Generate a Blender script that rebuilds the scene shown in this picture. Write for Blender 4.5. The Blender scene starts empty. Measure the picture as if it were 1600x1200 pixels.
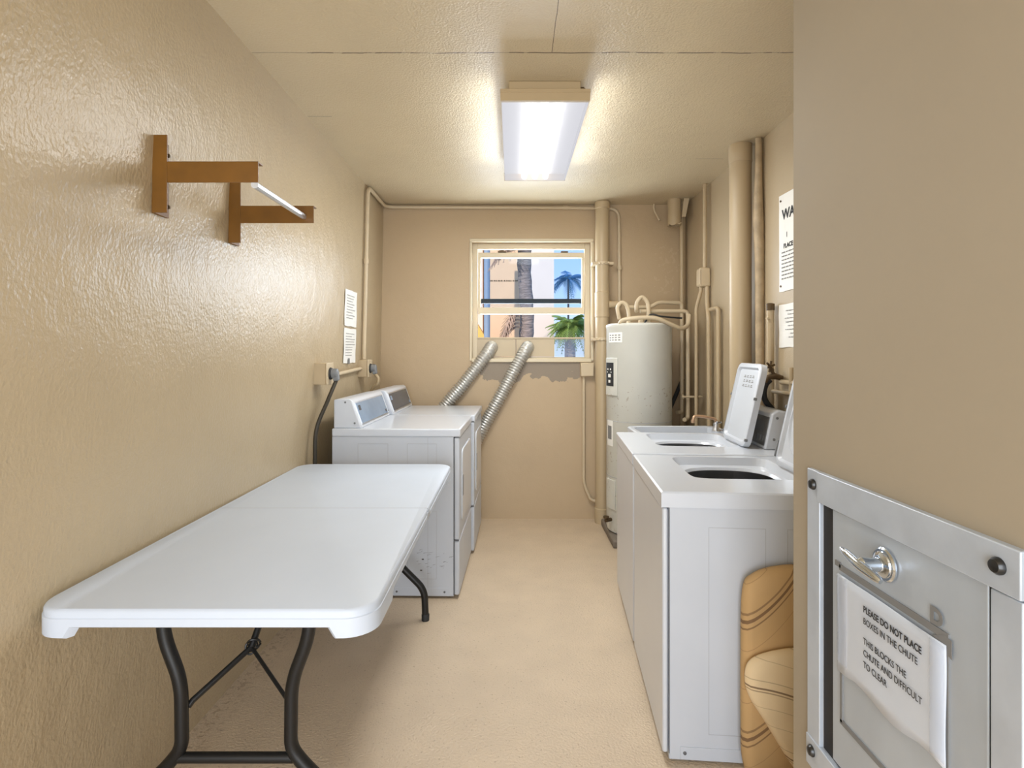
import bpy, bmesh, math, random
from mathutils import Vector, Matrix
random.seed(7)
sc = bpy.context.scene
COL = sc.collection
PI = math.pi

# ------------------------------------------------------------------ camera, world, lights, exposure
H = 1.41
cam_d = bpy.data.cameras.new('camera'); cam = bpy.data.objects.new('camera', cam_d); COL.objects.link(cam)
cam.location = (0, 0, H); cam.rotation_euler = (PI/2, 0, 0)
cam_d.sensor_width = 36; cam_d.lens = 850/1600*36; cam_d.shift_y = -50/1600
cam_d.clip_start = 0.02
sc.camera = cam
w = bpy.data.worlds.new('sky'); sc.world = w; w.use_nodes = True
nt = w.node_tree; bg = nt.nodes['Background']
tc = nt.nodes.new('ShaderNodeTexCoord'); sx = nt.nodes.new('ShaderNodeSeparateXYZ'); rp = nt.nodes.new('ShaderNodeValToRGB')
nt.links.new(tc.outputs['Generated'], sx.inputs[0]); nt.links.new(sx.outputs['Z'], rp.inputs[0])
rp.color_ramp.elements[0].position = 0.0; rp.color_ramp.elements[0].color = (0.62, 0.78, 1.0, 1)
rp.color_ramp.elements[1].position = 0.35; rp.color_ramp.elements[1].color = (0.16, 0.42, 0.95, 1)
nt.links.new(rp.outputs[0], bg.inputs[0]); bg.inputs[1].default_value = .8
sun_d = bpy.data.lights.new('sun', 'SUN'); sun_d.energy = 2.6; sun_d.angle = 0.02; sun_d.color = (1, .95, .86)
sun = bpy.data.objects.new('sun', sun_d); COL.objects.link(sun)
sun.rotation_euler = Vector((0.35, 0.75, -0.62)).to_track_quat('-Z', 'Y').to_euler()
def area(name, loc, direction, sx_, sy_, power, color):
    d = bpy.data.lights.new(name, 'AREA'); d.shape = 'RECTANGLE'; d.size = sx_; d.size_y = sy_; d.energy = power; d.color = color
    o = bpy.data.objects.new(name, d); COL.objects.link(o); o.location = loc
    o.rotation_euler = Vector(direction).to_track_quat('-Z', 'Y').to_euler()
    return o
area('fill_behind_camera', (-0.15, -1.35, 1.25), (0, 1, 0.03), 1.5, 2.2, 50, (.95, .98, 1.0))  # added soft fill behind the camera, set in an unseen doorway
area('daylight_through_window', (0.16, 4.76, 1.92), (0, -1, .35), .85, .6, 18, (.95, .98, 1.0))
area('fluorescent_lamp_glow', (0.15, 3.02, 2.525), (0, 0, -1), .36, 1.1, 19, (.98, 1.0, 1.0))
for s_ in (-1, 1):      # light leaving the sides of the lens
    o_ = area('fluorescent_side_glow', (0.15+s_*.212, 3.02, 2.568), (s_, 0, -.1), 1.1, .035, 1.3, (.98, 1.0, 1.0))
vs = sc.view_settings
vs.view_transform = 'Standard'; vs.look = 'None'; vs.gamma = 1; vs.use_curve_mapping = False
vs.exposure = 0.68

# ------------------------------------------------------------------ materials
def mat(name, color, rough=.5, metal=0, bump=0, bscale=60, bdist=.002, var=0, vscale=3, stretch=(1, 1, 1), emit=None, spec=.5, coat=0, detail=4):
    m = bpy.data.materials.new(name); m.use_nodes = True
    n = m.node_tree.nodes; l = m.node_tree.links; p = n['Principled BSDF']
    p.inputs['Base Color'].default_value = (*color, 1); p.inputs['Roughness'].default_value = rough
    p.inputs['Metallic'].default_value = metal; p.inputs['Specular IOR Level'].default_value = spec
    p.inputs['Coat Weight'].default_value = coat
    if bump or var:
        t = n.new('ShaderNodeTexCoord'); mp = n.new('ShaderNodeMapping'); l.new(t.outputs['Object'], mp.inputs[0]); mp.inputs['Scale'].default_value = stretch
    if bump:
        z = n.new('ShaderNodeTexNoise'); z.inputs['Scale'].default_value = bscale; z.inputs['Detail'].default_value = detail
        l.new(mp.outputs[0], z.inputs['Vector'])
        b = n.new('ShaderNodeBump'); b.inputs['Strength'].default_value = bump; b.inputs['Distance'].default_value = bdist
        l.new(z.outputs['Fac'], b.inputs['Height']); l.new(b.outputs[0], p.inputs['Normal'])
    if var:
        z = n.new('ShaderNodeTexNoise'); z.inputs['Scale'].default_value = vscale; z.inputs['Detail'].default_value = 5
        l.new(mp.outputs[0], z.inputs['Vector'])
        r = n.new('ShaderNodeValToRGB'); r.color_ramp.elements[0].position = .3; r.color_ramp.elements[1].position = .7
        r.color_ramp.elements[0].color = (*[c*(1-var) for c in color], 1); r.color_ramp.elements[1].color = (*[min(1, c*(1+var)) for c in color], 1)
        l.new(z.outputs['Fac'], r.inputs[0]); l.new(r.outputs[0], p.inputs['Base Color'])
    if emit:
        p.inputs['Emission Color'].default_value = (*emit[:3], 1); p.inputs['Emission Strength'].default_value = emit[3]
    return m
def srgb(r, g, b):
    return tuple(((c/255)/12.92 if c/255 <= .04045 else ((c/255+.055)/1.055)**2.4) for c in (r, g, b))
TAN = srgb(196, 182, 156)
def plaster(name, color, fine, coarse, rough, stretch=(1, 1, 1), extra=None, dist=.004):
    """painted plaster: two scales of relief, a few small specks"""
    m = mat(name, color, rough, var=.035, vscale=2.2)
    n = m.node_tree.nodes; l = m.node_tree.links; p = n['Principled BSDF']
    t = n.new('ShaderNodeTexCoord'); mp = n.new('ShaderNodeMapping'); l.new(t.outputs['Object'], mp.inputs[0]); mp.inputs['Scale'].default_value = stretch
    a = n.new('ShaderNodeTexNoise'); a.inputs['Scale'].default_value = 110; a.inputs['Detail'].default_value = 3; l.new(mp.outputs[0], a.inputs['Vector'])
    c = n.new('ShaderNodeTexNoise'); c.inputs['Scale'].default_value = 9; c.inputs['Detail'].default_value = 4; l.new(mp.outputs[0], c.inputs['Vector'])
    b1 = n.new('ShaderNodeBump'); b1.inputs['Strength'].default_value = fine; b1.inputs['Distance'].default_value = dist
    b2 = n.new('ShaderNodeBump'); b2.inputs['Strength'].default_value = coarse; b2.inputs['Distance'].default_value = .02
    l.new(a.outputs['Fac'], b1.inputs['Height']); l.new(c.outputs['Fac'], b2.inputs['Height']); l.new(b2.outputs[0], b1.inputs['Normal'])
    l.new(b1.outputs[0], p.inputs['Normal'])
    return m
def math_node(m, op, a, b=None, c=None):
    n = m.node_tree.nodes.new('ShaderNodeMath'); n.operation = op
    for i, v in enumerate((a, b, c)):
        if v is None: continue
        if isinstance(v, (int, float)): n.inputs[i].default_value = v
        else: m.node_tree.links.new(v, n.inputs[i])
    return n.outputs[0]
def overlay(m, mask, color):
    n = m.node_tree.nodes; l = m.node_tree.links; p = n['Principled BSDF']
    src = p.inputs['Base Color'].links[0].from_socket
    mx = n.new('ShaderNodeMix'); mx.data_type = 'RGBA'; mx.inputs[7].default_value = (*color, 1)
    l.new(mask, mx.inputs[0]); l.new(src, mx.inputs[6]); l.new(mx.outputs[2], p.inputs['Base Color'])
def coords(m):
    n = m.node_tree.nodes; t = n.new('ShaderNodeTexCoord'); s = n.new('ShaderNodeSeparateXYZ'); m.node_tree.links.new(t.outputs['Object'], s.inputs[0])
    return s.outputs['X'], s.outputs['Y'], s.outputs['Z'], t.outputs['Object']
def noise(m, vec, scale, detail=3):
    n = m.node_tree.nodes.new('ShaderNodeTexNoise'); n.inputs['Scale'].default_value = scale; n.inputs['Detail'].default_value = detail
    m.node_tree.links.new(vec, n.inputs['Vector']); return n.outputs['Fac']

M = {}
M['wall_left'] = plaster('left_wall_paint', srgb(181, 163, 133), .45, .28, .3, (1, 1.0, .7), dist=.005)
M['wall'] = plaster('back_wall_paint', srgb(186, 163, 131), .2, .15, .5)
M['wall_right'] = plaster('right_wall_paint', srgb(178, 160, 131), .2, .15, .5)
M['wall_chute'] = plaster('chute_wall_paint', srgb(160, 148, 128), .03, .02, .75)
M['ceiling'] = plaster('ceiling_paint', srgb(205, 189, 158), .7, .15, .36, dist=.005)
M['floor'] = mat('painted_concrete_floor', srgb(204, 184, 158), .42, bump=.9, bscale=110, bdist=.004, var=.05, vscale=5)
m = M['floor']; X, Y, Z, V = coords(m)
sp = math_node(m, 'GREATER_THAN', noise(m, V, 90, 3), .655)
overlay(m, math_node(m, 'MULTIPLY', sp, .35), srgb(120, 96, 74))
# dirt along the foot of the left wall and the back wall
dd = math_node(m, 'ADD', X, 1.15)
e = math_node(m, 'SUBTRACT', 1, math_node(m, 'DIVIDE', math_node(m, 'ABSOLUTE', dd), .10))
e = math_node(m, 'MULTIPLY', math_node(m, 'MAXIMUM', e, 0), math_node(m, 'GREATER_THAN', noise(m, V, 40, 4), .56))
overlay(m, math_node(m, 'MULTIPLY', e, .5), srgb(140, 115, 88))
# ceiling seams (broken dark joints of the slab)
m = M['ceiling']; X, Y, Z, V = coords(m)
wob = math_node(m, 'MULTIPLY', math_node(m, 'SUBTRACT', noise(m, V, 6), .5), .02)
def line(axis, at, half, lo, hi, other, brk=.5):
    d = math_node(m, 'ABSOLUTE', math_node(m, 'SUBTRACT', math_node(m, 'ADD', axis, wob), at))
    k = math_node(m, 'LESS_THAN', d, half)
    k = math_node(m, 'MULTIPLY', k, math_node(m, 'GREATER_THAN', other, lo)); k = math_node(m, 'MULTIPLY', k, math_node(m, 'LESS_THAN', other, hi))
    return math_node(m, 'MULTIPLY', k, math_node(m, 'GREATER_THAN', noise(m, V, 11, 3), brk))
ck = line(Y, 2.26, .0035, -.85, 1.5, X, .44)
ck = math_node(m, 'MAXIMUM', ck, line(Y, 2.26, .0014, -1.08, 1.5, X, .1))
ck = math_node(m, 'MAXIMUM', ck, line(X, .165, .0016, .5, 2.26, Y, .35))
ck = math_node(m, 'MAXIMUM', ck, line(Y, 2.87, .002, -1.08, -.95, X, .2))
ck = math_node(m, 'MAXIMUM', ck, line(Y, 3.5, .002, 1.18, 1.36, X, .2))
overlay(m, math_node(m, 'MULTIPLY', ck, .85), srgb(84, 66, 46))
# back wall: the unpainted cement patch under the window, its lower edge ragged
m = M['wall']; X, Y, Z, V = coords(m)
edge = math_node(m, 'ADD', 1.155, math_node(m, 'MULTIPLY', math_node(m, 'SUBTRACT', noise(m, V, 5.5, 5), .5), .42))
edge = math_node(m, 'ADD', edge, math_node(m, 'MULTIPLY', math_node(m, 'ABSOLUTE', math_node(m, 'SUBTRACT', X, .22)), .10))
k = math_node(m, 'MULTIPLY', math_node(m, 'GREATER_THAN', Z, edge), math_node(m, 'LESS_THAN', Z, 1.325))
k = math_node(m, 'MULTIPLY', k, math_node(m, 'MULTIPLY', math_node(m, 'GREATER_THAN', X, -.27), math_node(m, 'LESS_THAN', X, .575)))
k = math_node(m, 'MULTIPLY', k, math_node(m, 'LESS_THAN', Y, 4.61))
overlay(m, k, srgb(142, 128, 110))
# drips of lighter paint under the cut pipe
k = math_node(m, 'MULTIPLY', math_node(m, 'GREATER_THAN', Z, 1.9), math_node(m, 'LESS_THAN', Z, 2.32))
k = math_node(m, 'MULTIPLY', k, math_node(m, 'MULTIPLY', math_node(m, 'GREATER_THAN', X, 1.2), math_node(m, 'LESS_THAN', X, 1.42)))
k = math_node(m, 'MULTIPLY', k, math_node(m, 'GREATER_THAN', noise(m, V, 34, 3), .60))
overlay(m, math_node(m, 'MULTIPLY', k, .22), srgb(214, 196, 164))

M['trim'] = mat('window_paint', srgb(214, 200, 172), .4, bump=.2, bscale=50)
M['pipe'] = mat('tan_pipe_paint', srgb(184, 164, 132), .42, bump=.2, bscale=45, bdist=.001)
M['pipe_light'] = mat('pale_pipe_paint', srgb(200, 182, 152), .42, bump=.2, bscale=45, bdist=.001)
M['rusty'] = mat('flaking_channel_paint', srgb(178, 158, 128), .55, bump=.9, bscale=25, bdist=.006, var=.2, vscale=14)
M['white'] = mat('white_enamel', srgb(206, 211, 219), .28, var=.012, vscale=6, coat=.3)
M['white_side'] = mat('white_enamel_side', srgb(194, 199, 207), .4, var=.02, vscale=5)  # same enamel toned darker; dimmer light on cabinet sides put into the colour
m = M['white_side']; X, Y, Z, V = coords(m)
M['groove'] = mat('panel_groove', srgb(176, 179, 184), .5)
M['seam'] = mat('dark_seam', srgb(96, 96, 98), .6)
M['scuff'] = mat('scuff_mark', srgb(90, 88, 86), .7)
M['table'] = mat('white_molded_plastic', srgb(198, 207, 220), .5, bump=.25, bscale=260, bdist=.0006, var=.02, vscale=4)
M['black'] = mat('black_powder_coat', (.006, .006, .006), .45)
M['rubber'] = mat('dark_rubber', (.02, .02, .02), .6)
M['oxide'] = mat('brown_painted_steel', srgb(112, 74, 20), .4, var=.12, vscale=16, bump=.1, bscale=90)
M['chrome'] = mat('chrome', (.62, .68, .76), .14, metal=1)
M['alu'] = mat('brushed_aluminium', (.68, .71, .76), .34, metal=1)
M['steel'] = mat('worn_galvanized_steel', (.50, .55, .62), .42, metal=.3, var=.10, vscale=9, bump=.05, bscale=40)
M['steel_leaf'] = mat('worn_steel_leaf', (.46, .51, .57), .4, metal=.3, var=.08, vscale=7, stretch=(1, 1, .25))
M['bolt'] = mat('dark_bolt', (.05, .05, .05), .3, metal=.8)
M['foil'] = mat('aluminium_foil_duct', (.55, .54, .51), .42, metal=.6, bump=.4, bscale=120, bdist=.001)
M['paper'] = mat('white_paper', srgb(236, 234, 228), .6)
M['paper_tape'] = mat('taped_paper', srgb(196, 203, 214), .35, bump=.3, bscale=18, bdist=.004)
M['ink'] = mat('black_ink', (.02, .02, .022), .7)
M['ink_soft'] = mat('grey_ink', srgb(128, 126, 124), .7)
M['residue'] = mat('grey_etched_residue', srgb(118, 118, 118), .6)
M['plate'] = mat('tan_duct_plate', srgb(196, 180, 152), .45)
M['heater'] = mat('cream_heater_enamel', srgb(206, 205, 196), .38, var=.03, vscale=5)
m = M['heater']; X, Y, Z, V = coords(m)
k = math_node(m, 'MULTIPLY', math_node(m, 'GREATER_THAN', noise(m, V, 42, 3), .66), math_node(m, 'LESS_THAN', Z, 1.1))
overlay(m, math_node(m, 'MULTIPLY', k, .5), srgb(150, 130, 105))
M['panel_blue'] = mat('blue_grey_control_panel', srgb(150, 172, 198), .22, metal=.3, var=.18, vscale=4)
M['panel_dark'] = mat('dark_control_panel', srgb(84, 92, 104), .25, metal=.3, var=.25, vscale=9)
M['panel_grey'] = mat('grey_coin_panel', srgb(128, 128, 128), .3, metal=.5, var=.2, vscale=12)
M['grey'] = mat('grey_plastic', srgb(120, 122, 124), .5)
M['tub'] = mat('steel_wash_basket', (.30, .30, .31), .3, metal=.8)
M['concrete'] = mat('concrete_pad', srgb(122, 112, 100), .8, bump=.4, bscale=60, var=.1)
M['cord'] = mat('olive_black_cord', srgb(50, 44, 33), .5)
M['cord_tan'] = mat('tan_cord', srgb(170, 150, 118), .5)
M['bronze'] = mat('tarnished_bronze', srgb(92, 74, 52), .45, metal=.5)
M['glass'] = bpy.data.materials.new('blue_window_glass'); M['glass'].use_nodes = True
n = M['glass'].node_tree.nodes; l = M['glass'].node_tree.links; n.clear()
o_ = n.new('ShaderNodeOutputMaterial'); a_ = n.new('ShaderNodeBsdfTransparent'); b_ = n.new('ShaderNodeBsdfGlossy'); x_ = n.new('ShaderNodeMixShader')
a_.inputs[0].default_value = (.90, .95, 1, 1); b_.inputs['Roughness'].default_value = .05; x_.inputs[0].default_value = .004
l.new(a_.outputs[0], x_.inputs[1]); l.new(b_.outputs[0], x_.inputs[2]); l.new(x_.outputs[0], o_.inputs[0])
M['frosted'] = bpy.data.materials.new('cloudy_acrylic'); M['frosted'].use_nodes = True
n = M['frosted'].node_tree.nodes; l = M['frosted'].node_tree.links; n.clear()
o_ = n.new('ShaderNodeOutputMaterial'); a_ = n.new('ShaderNodeBsdfTransparent'); b_ = n.new('ShaderNodeBsdfTranslucent'); x_ = n.new('ShaderNodeMixShader')
b_.inputs[0].default_value = (.85, .87, .92, 1); x_.inputs[0].default_value = .22
l.new(a_.outputs[0], x_.inputs[1]); l.new(b_.outputs[0], x_.inputs[2]); l.new(x_.outputs[0], o_.inputs[0])
# ribbed acrylic diffuser: partly see-through, glows as a lit lens does
M['lens'] = bpy.data.materials.new('ribbed_lamp_lens'); M['lens'].use_nodes = True
n = M['lens'].node_tree.nodes; l = M['lens'].node_tree.links; n.clear()
o_ = n.new('ShaderNodeOutputMaterial'); a_ = n.new('ShaderNodeBsdfTransparent'); e_ = n.new('ShaderNodeEmission'); x_ = n.new('ShaderNodeMixShader')
e_.inputs[0].default_value = (.93, .93, 1.0, 1); e_.inputs[1].default_value = .44; x_.inputs[0].default_value = .9
l.new(a_.outputs[0], x_.inputs[1]); l.new(e_.outputs[0], x_.inputs[2]); l.new(x_.outputs[0], o_.inputs[0])
M['tube'] = mat('lit_fluorescent_tube', (1, 1, 1), .4, emit=(1.0, .99, .97, 10))
M['reflector'] = mat('white_reflector', (.9, .9, .9), .4, emit=(1, 1, 1, .15))
M['lamp_metal'] = mat('tan_lamp_housing', srgb(182, 160, 124), .5)
# outside
M['peach'] = mat('peach_stucco', srgb(226, 184, 146), .8, bump=.3, bscale=40, var=.03)
M['pale'] = mat('pale_stucco', srgb(228, 206, 190), .8, var=.02)
M['bark'] = mat('palm_bark', srgb(150, 132, 124), .9, bump=1, bscale=14, bdist=.03, var=.25, vscale=9, stretch=(1, 1, 4))
M['frond'] = mat('green_palm_frond', srgb(140, 158, 76), .6, var=.3, vscale=8)
M['frond_dry'] = mat('dry_palm_frond', srgb(170, 138, 116), .7, var=.25, vscale=8)
M['grass'] = mat('lawn', srgb(110, 120, 80), .9, var=.2)
M['awning'] = mat('orange_canvas', srgb(240, 180, 90), .7)
M['pole'] = mat('blue_grey_pole', srgb(140, 150, 165), .5)
# tan cushion with curved brown stripes
def cushion_mat(name, base, a, b, per, lines):
    m = mat(name, base, .75, var=.06, vscale=5, bump=.1, bscale=200)
    X, Y, Z, V = coords(m)
    dx = math_node(m, 'ADD', X, .17)
    q = math_node(m, 'ADD', Z, math_node(m, 'MULTIPLY', dx, a))
    q = math_node(m, 'ADD', q, math_node(m, 'MULTIPLY', math_node(m, 'POWER', math_node(m, 'ABSOLUTE', dx), 2), b))
    f = math_node(m, 'MODULO', math_node(m, 'ADD', q, per*10), per); out = None
    for c, wd, st in lines:
        k = math_node(m, 'MULTIPLY', math_node(m, 'LESS_THAN', math_node(m, 'ABSOLUTE', math_node(m, 'SUBTRACT', f, c)), wd), st)
        out = k if out is None else math_node(m, 'MAXIMUM', out, k)
    overlay(m, out, srgb(104, 74, 50))
    return m
M['cushion'] = cushion_mat('striped_tan_fabric', srgb(192, 157, 108), -.40, -3.0, .385, ((.135, .006, .8), (.112, .003, .7), (.160, .004, .6), (.255, .0012, .35), (.30, .0012, .35), (.04, .0012, .35)))
M['cushion_light'] = cushion_mat('striped_light_tan_fabric', srgb(222, 198, 158), .10, .9, .205, ((.135, .003, .8), (.125, .002, .6), (.16, .0015, .4), (.075, .0012, .3), (.02, .0012, .3)))

# ------------------------------------------------------------------ mesh helpers
def obj(name, bm, m, parent=None, smooth=False, bevel=0, seg=2, loc=None):
    me = bpy.data.meshes.new(name); bmesh.ops.recalc_face_normals(bm, faces=bm.faces); bm.to_mesh(me); bm.free()
    o = bpy.data.objects.new(name, me); COL.objects.link(o)
    if m: me.materials.append(m)
    if parent: o.parent = parent
    if loc: o.location = loc
    if smooth:
        for p in me.polygons: p.use_smooth = True
        if smooth == 'auto':
            me.set_sharp_from_angle(angle=math.radians(35))
    if bevel:
        b = o.modifiers.new('bevel', 'BEVEL'); b.width = bevel; b.segments = seg; b.limit_method = 'ANGLE'; b.angle_limit = math.radians(40)
        if not smooth:
            for p in me.polygons: p.use_smooth = True
            me.set_sharp_from_angle(angle=math.radians(60))
            b.harden_normals = False
    return o
def empty(name, loc=(0, 0, 0), rz=0, rot=None):
    o = bpy.data.objects.new(name, None); COL.objects.link(o); o.location = loc; o.rotation_euler = rot or (0, 0, rz); o.empty_display_size = .1
    return o
def tag(o, label, cat, group=None):
    o['label'] = label; o['category'] = cat
    if group: o['group'] = group
    return o
def struct(o):
    o['kind'] = 'structure'; return o
def NB(): return bmesh.new()
def box(bm, a, b):
    x0, x1 = sorted((a[0], b[0])); y0, y1 = sorted((a[1], b[1])); z0, z1 = sorted((a[2], b[2]))
    v = [bm.verts.new(p) for p in ((x0, y0, z0), (x1, y0, z0), (x1, y1, z0), (x0, y1, z0), (x0, y0, z1), (x1, y0, z1), (x1, y1, z1), (x0, y1, z1))]
    for f in ((0, 3, 2, 1), (4, 5, 6, 7), (0, 1, 5, 4), (1, 2, 6, 5), (2, 3, 7, 6), (3, 0, 4, 7)): bm.faces.new([v[i] for i in f])
    return bm
def prism(bm, pts, vec):
    """polygon of 3-D points pushed along vec"""
    vec = Vector(vec); a = [bm.verts.new(p) for p in pts]; b = [bm.verts.new(Vector(p)+vec) for p in pts]
    bm.faces.new(a); bm.faces.new(b[::-1]); k = len(a)
    for i in range(k): bm.faces.new((a[i], a[(i+1) % k], b[(i+1) % k], b[i]))
    return bm
def fillet(pts, r, n=6):
    pts = [Vector(p) for p in pts]; out = [pts[0]]
    for i in range(1, len(pts)-1):
        p = pts[i]; a = pts[i-1]-p; b = pts[i+1]-p
        d = min(r, a.length*.48, b.length*.48); s = p+a.normalized()*d; e = p+b.normalized()*d
        for k in range(n+1):
            t = k/n; out.append((1-t)**2*s+2*t*(1-t)*p+t*t*e)
    out.append(pts[-1]); return out
def sweep(bm, pts, r, seg=12, cap=True, squash=None):
    pts = [Vector(p) for p in pts]; rs = r if isinstance(r, (list, tuple)) else [r]*len(pts)
    T = []
    for i in range(len(pts)):
        a = pts[max(i-1, 0)]; b = pts[min(i+1, len(pts)-1)]; T.append((b-a).normalized())
    u = T[0].orthogonal().normalized(); rings = []
    for i, p in enumerate(pts):
        u = (u - T[i]*u.dot(T[i])); u.normalize(); v = T[i].cross(u)
        rings.append([bm.verts.new(p+(u*math.cos(2*PI*k/seg)+v*math.sin(2*PI*k/seg))*rs[i]) for k in range(seg)])
    for a, b in zip(rings, rings[1:]):
        for k in range(seg): bm.faces.new((a[k], a[(k+1) % seg], b[(k+1) % seg], b[k]))
    if cap: bm.faces.new(rings[0][::-1]); bm.faces.new(rings[-1])
    return bm
def rod(bm, a, b, r, seg=16): return sweep(bm, [a, b], r, seg)
def spline(pts, n=12):
    P = [Vector(p) for p in pts]; P = [2*P[0]-P[1]]+P+[2*P[-1]-P[-2]]; out = []
    for i in range(1, len(P)-2):
        for k in range(n):
            t = k/n; a, b, c, d = P[i-1:i+3]
            out.append(.5*((2*b)+(-a+c)*t+(2*a-5*b+4*c-d)*t*t+(-a+3*b-3*c+d)*t**3))
    out.append(P[-2]); return out
def pipe(name, pts, r, m, parent=None, fil=.05, seg=14):
    return obj(name, sweep(NB(), fillet(pts, fil), r, seg), m, parent, smooth='auto')
def lathe(bm, prof, c=(0, 0, 0), seg=40, axis='z'):
    rings = []
    for r, h in prof:
        ring = []
        for k in range(seg):
            a = 2*PI*k/seg; x, y = r*math.cos(a), r*math.sin(a)
            p = {'z': (x, y, h), 'x': (h, x, y), 'y': (x, h, y)}[axis]
            ring.append(bm.verts.new(Vector(c)+Vector(p)))
        rings.append(ring)
    for a, b in zip(rings, rings[1:]):
        for k in range(seg): bm.faces.new((a[k], a[(k+1) % seg], b[(k+1) % seg], b[k]))
    bm.faces.new(rings[0][::-1]); bm.faces.new(rings[-1])
    return bm
def rrect(w0, w1, h0, h1, r, n=6):
    """rounded rectangle outline in 2-D"""
    out = []
    for cx, cy, a0 in ((w1-r, h1-r, 0), (w0+r, h1-r, 90), (w0+r, h0+r, 180), (w1-r, h0+r, 270)):
        for k in range(n+1):
            a = math.radians(a0+90*k/n); out.append((cx+r*math.cos(a), cy+r*math.sin(a)))
    return out
def text_mesh(name, s, size, m, parent, mw, spacing=1.0, line=1.0, bold=0):
    """lettering turned into a mesh; mw places it (text runs along local +X, up is +Y)"""
    cu = bpy.data.curves.new(name, 'FONT'); cu.body = s; cu.size = size; cu.extrude = .0002; cu.space_character = spacing; cu.space_line = line; cu.offset = bold
    t = bpy.data.objects.new(name, cu); COL.objects.link(t); bpy.context.view_layer.update()
    me = bpy.data.meshes.new_from_object(t.evaluated_get(bpy.context.evaluated_depsgraph_get()))
    bpy.data.objects.remove(t); bpy.data.curves.remove(cu)
    me.name = name; me.transform(mw); me.materials.clear(); me.materials.append(m)
    o = bpy.data.objects.new(name, me); COL.objects.link(o); o.parent = parent
    return o
def basis(origin, xa, ya):
    xa = Vector(xa).normalized(); ya = Vector(ya).normalized(); za = xa.cross(ya)
    return Matrix(((xa.x, ya.x, za.x, origin[0]), (xa.y, ya.y, za.y, origin[1]), (xa.z, ya.z, za.z, origin[2]), (0, 0, 0, 1)))

CZ = 2.653; YB = 4.6; XR = 1.46; YF = -1.4
def wx(y, z):
    """inner face of the left wall, which leans and is not quite square to the room"""
    t = min(max((y-2)/2.6, 0), 1); b = -1.195+.06*t; c = -1.08-.006*t
    return b+(c-b)*z/CZ

# ------------------------------------------------------------------ setting
bm = NB(); box(bm, (-1.6, YF-.2, -.12), (1.8, YB+.2, 0)); struct(obj('floor', bm, M['floor']))
bm = NB(); box(bm, (-1.6, YF-.2, CZ), (1.8, YB+.2, CZ+.15)); struct(obj('ceiling', bm, M['ceiling']))
bm = NB()
ys = [YF-.1, 0, 2, 2.65, 3.3, 3.95, YB]; zs = [0, .9, 1.8, CZ]
g = [[bm.verts.new((wx(y, z), y, z)) for z in zs] for y in ys]
h = [[bm.verts.new((-1.5, y, z)) for z in zs] for y in ys]
for i in range(len(ys)-1):
    for j in range(len(zs)-1):
        bm.faces.new((g[i][j], g[i+1][j], g[i+1][j+1], g[i][j+1])); bm.faces.new((h[i][j], h[i][j+1], h[i+1][j+1], h[i+1][j]))
    bm.faces.new((g[i][0], h[i][0], h[i+1][0], g[i+1][0])); bm.faces.new((g[i][-1], g[i+1][-1], h[i+1][-1], h[i][-1]))
for j in range(len(zs)-1):
    bm.faces.new((g[0][j], g[0][j+1], h[0][j+1], h[0][j])); bm.faces.new((g[-1][j], h[-1][j], h[-1][j+1], g[-1][j+1]))
struct(obj('wall_left', bm, M['wall_left'], smooth='auto'))
WX0, WX1, WZ0, WZ1 = -.341, .671, 1.335, 2.346
bm = NB()
def holed(bm, X0, X1, Z0, Z1, x0, x1, z0, z1, ya, yb):
    """a wall slab with one rectangular opening, one connected mesh"""
    out = {}
    for y in (ya, yb):
        out[y] = ([bm.verts.new((x, y, z)) for x, z in ((X0, Z0), (X1, Z0), (X1, Z1), (X0, Z1))], [bm.verts.new((x, y, z)) for x, z in ((x0, z0), (x1, z0), (x1, z1), (x0, z1))])
        o, i = out[y]
        for k in range(4): bm.faces.new((o[k], o[(k+1) % 4], i[(k+1) % 4], i[k]))
    for q in (0, 1):
        a = out[ya][q]; b = out[yb][q]
        for k in range(4): bm.faces.new((a[k], a[(k+1) % 4], b[(k+1) % 4], b[k]))
    return bm
holed(bm, -1.6, 1.8, 0, CZ, WX0, WX1, WZ0, WZ1, YB, YB+.2); struct(obj('wall_back', bm, M['wall']))
bm = NB(); holed(bm, -1.6, 1.8, 0, CZ, -.95, .65, .02, 2.4, YF-.2, YF-.05); struct(obj('wall_front', bm, M['wall']))
bm = NB(); box(bm, (XR, 1.353, 0), (1.66, YB, CZ)); struct(obj('wall_right', bm, M['wall_right']))
bm = NB(); box(bm, (.7, YF-.05, 0), (1.66, 1.353, CZ)); struct(obj('wall_chute', bm, M['wall_chute']))

# window: pale lip round the opening, frame, sashes, glass, duct plate
win = struct(empty('window_1', (0, YB, 0)))
def wb(name, parts, m, bevel=.003):
    bm = NB()
    for a, b in parts: box(bm, (a[0], a[1]-YB, a[2]), (b[0], b[1]-YB, b[2]))
    return obj(name, bm, m, win, bevel=bevel)
L = .022
wb('casing', [((WX0-.018, YB-.012, WZ1-.006), (WX1+.018, YB+.02, WZ1+.022)), ((WX0-.018, YB-.012, WZ0), (WX0+.004, YB+.02, WZ1-.006)), ((WX1-.004, YB-.012, WZ0), (WX1+.018, YB+.02, WZ1-.006))], M['trim'], .005)
fy0, fy1 = 4.68, 4.73
wb('window_frame', [((WX0, fy0, WZ0), (WX0+.045, fy1, WZ1)), ((WX1-.045, fy0, WZ0), (WX1, fy1, WZ1)), ((WX0+.045, fy0, 2.296), (WX1-.045, fy1, WZ1)), ((WX0+.045, fy0, WZ0), (WX1-.045, fy1, 1.366))], M['trim'])
wb('sash', [((-.29, 4.66, 2.217), (.62, 4.70, 2.262)), ((-.29, 4.66, 1.736), (.62, 4.70, 1.792)), ((-.292, 4.662, 1.79), (-.268, 4.698, 2.22)), ((.598, 4.662, 1.79), (.622, 4.698, 2.22))], M['trim'])
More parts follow.
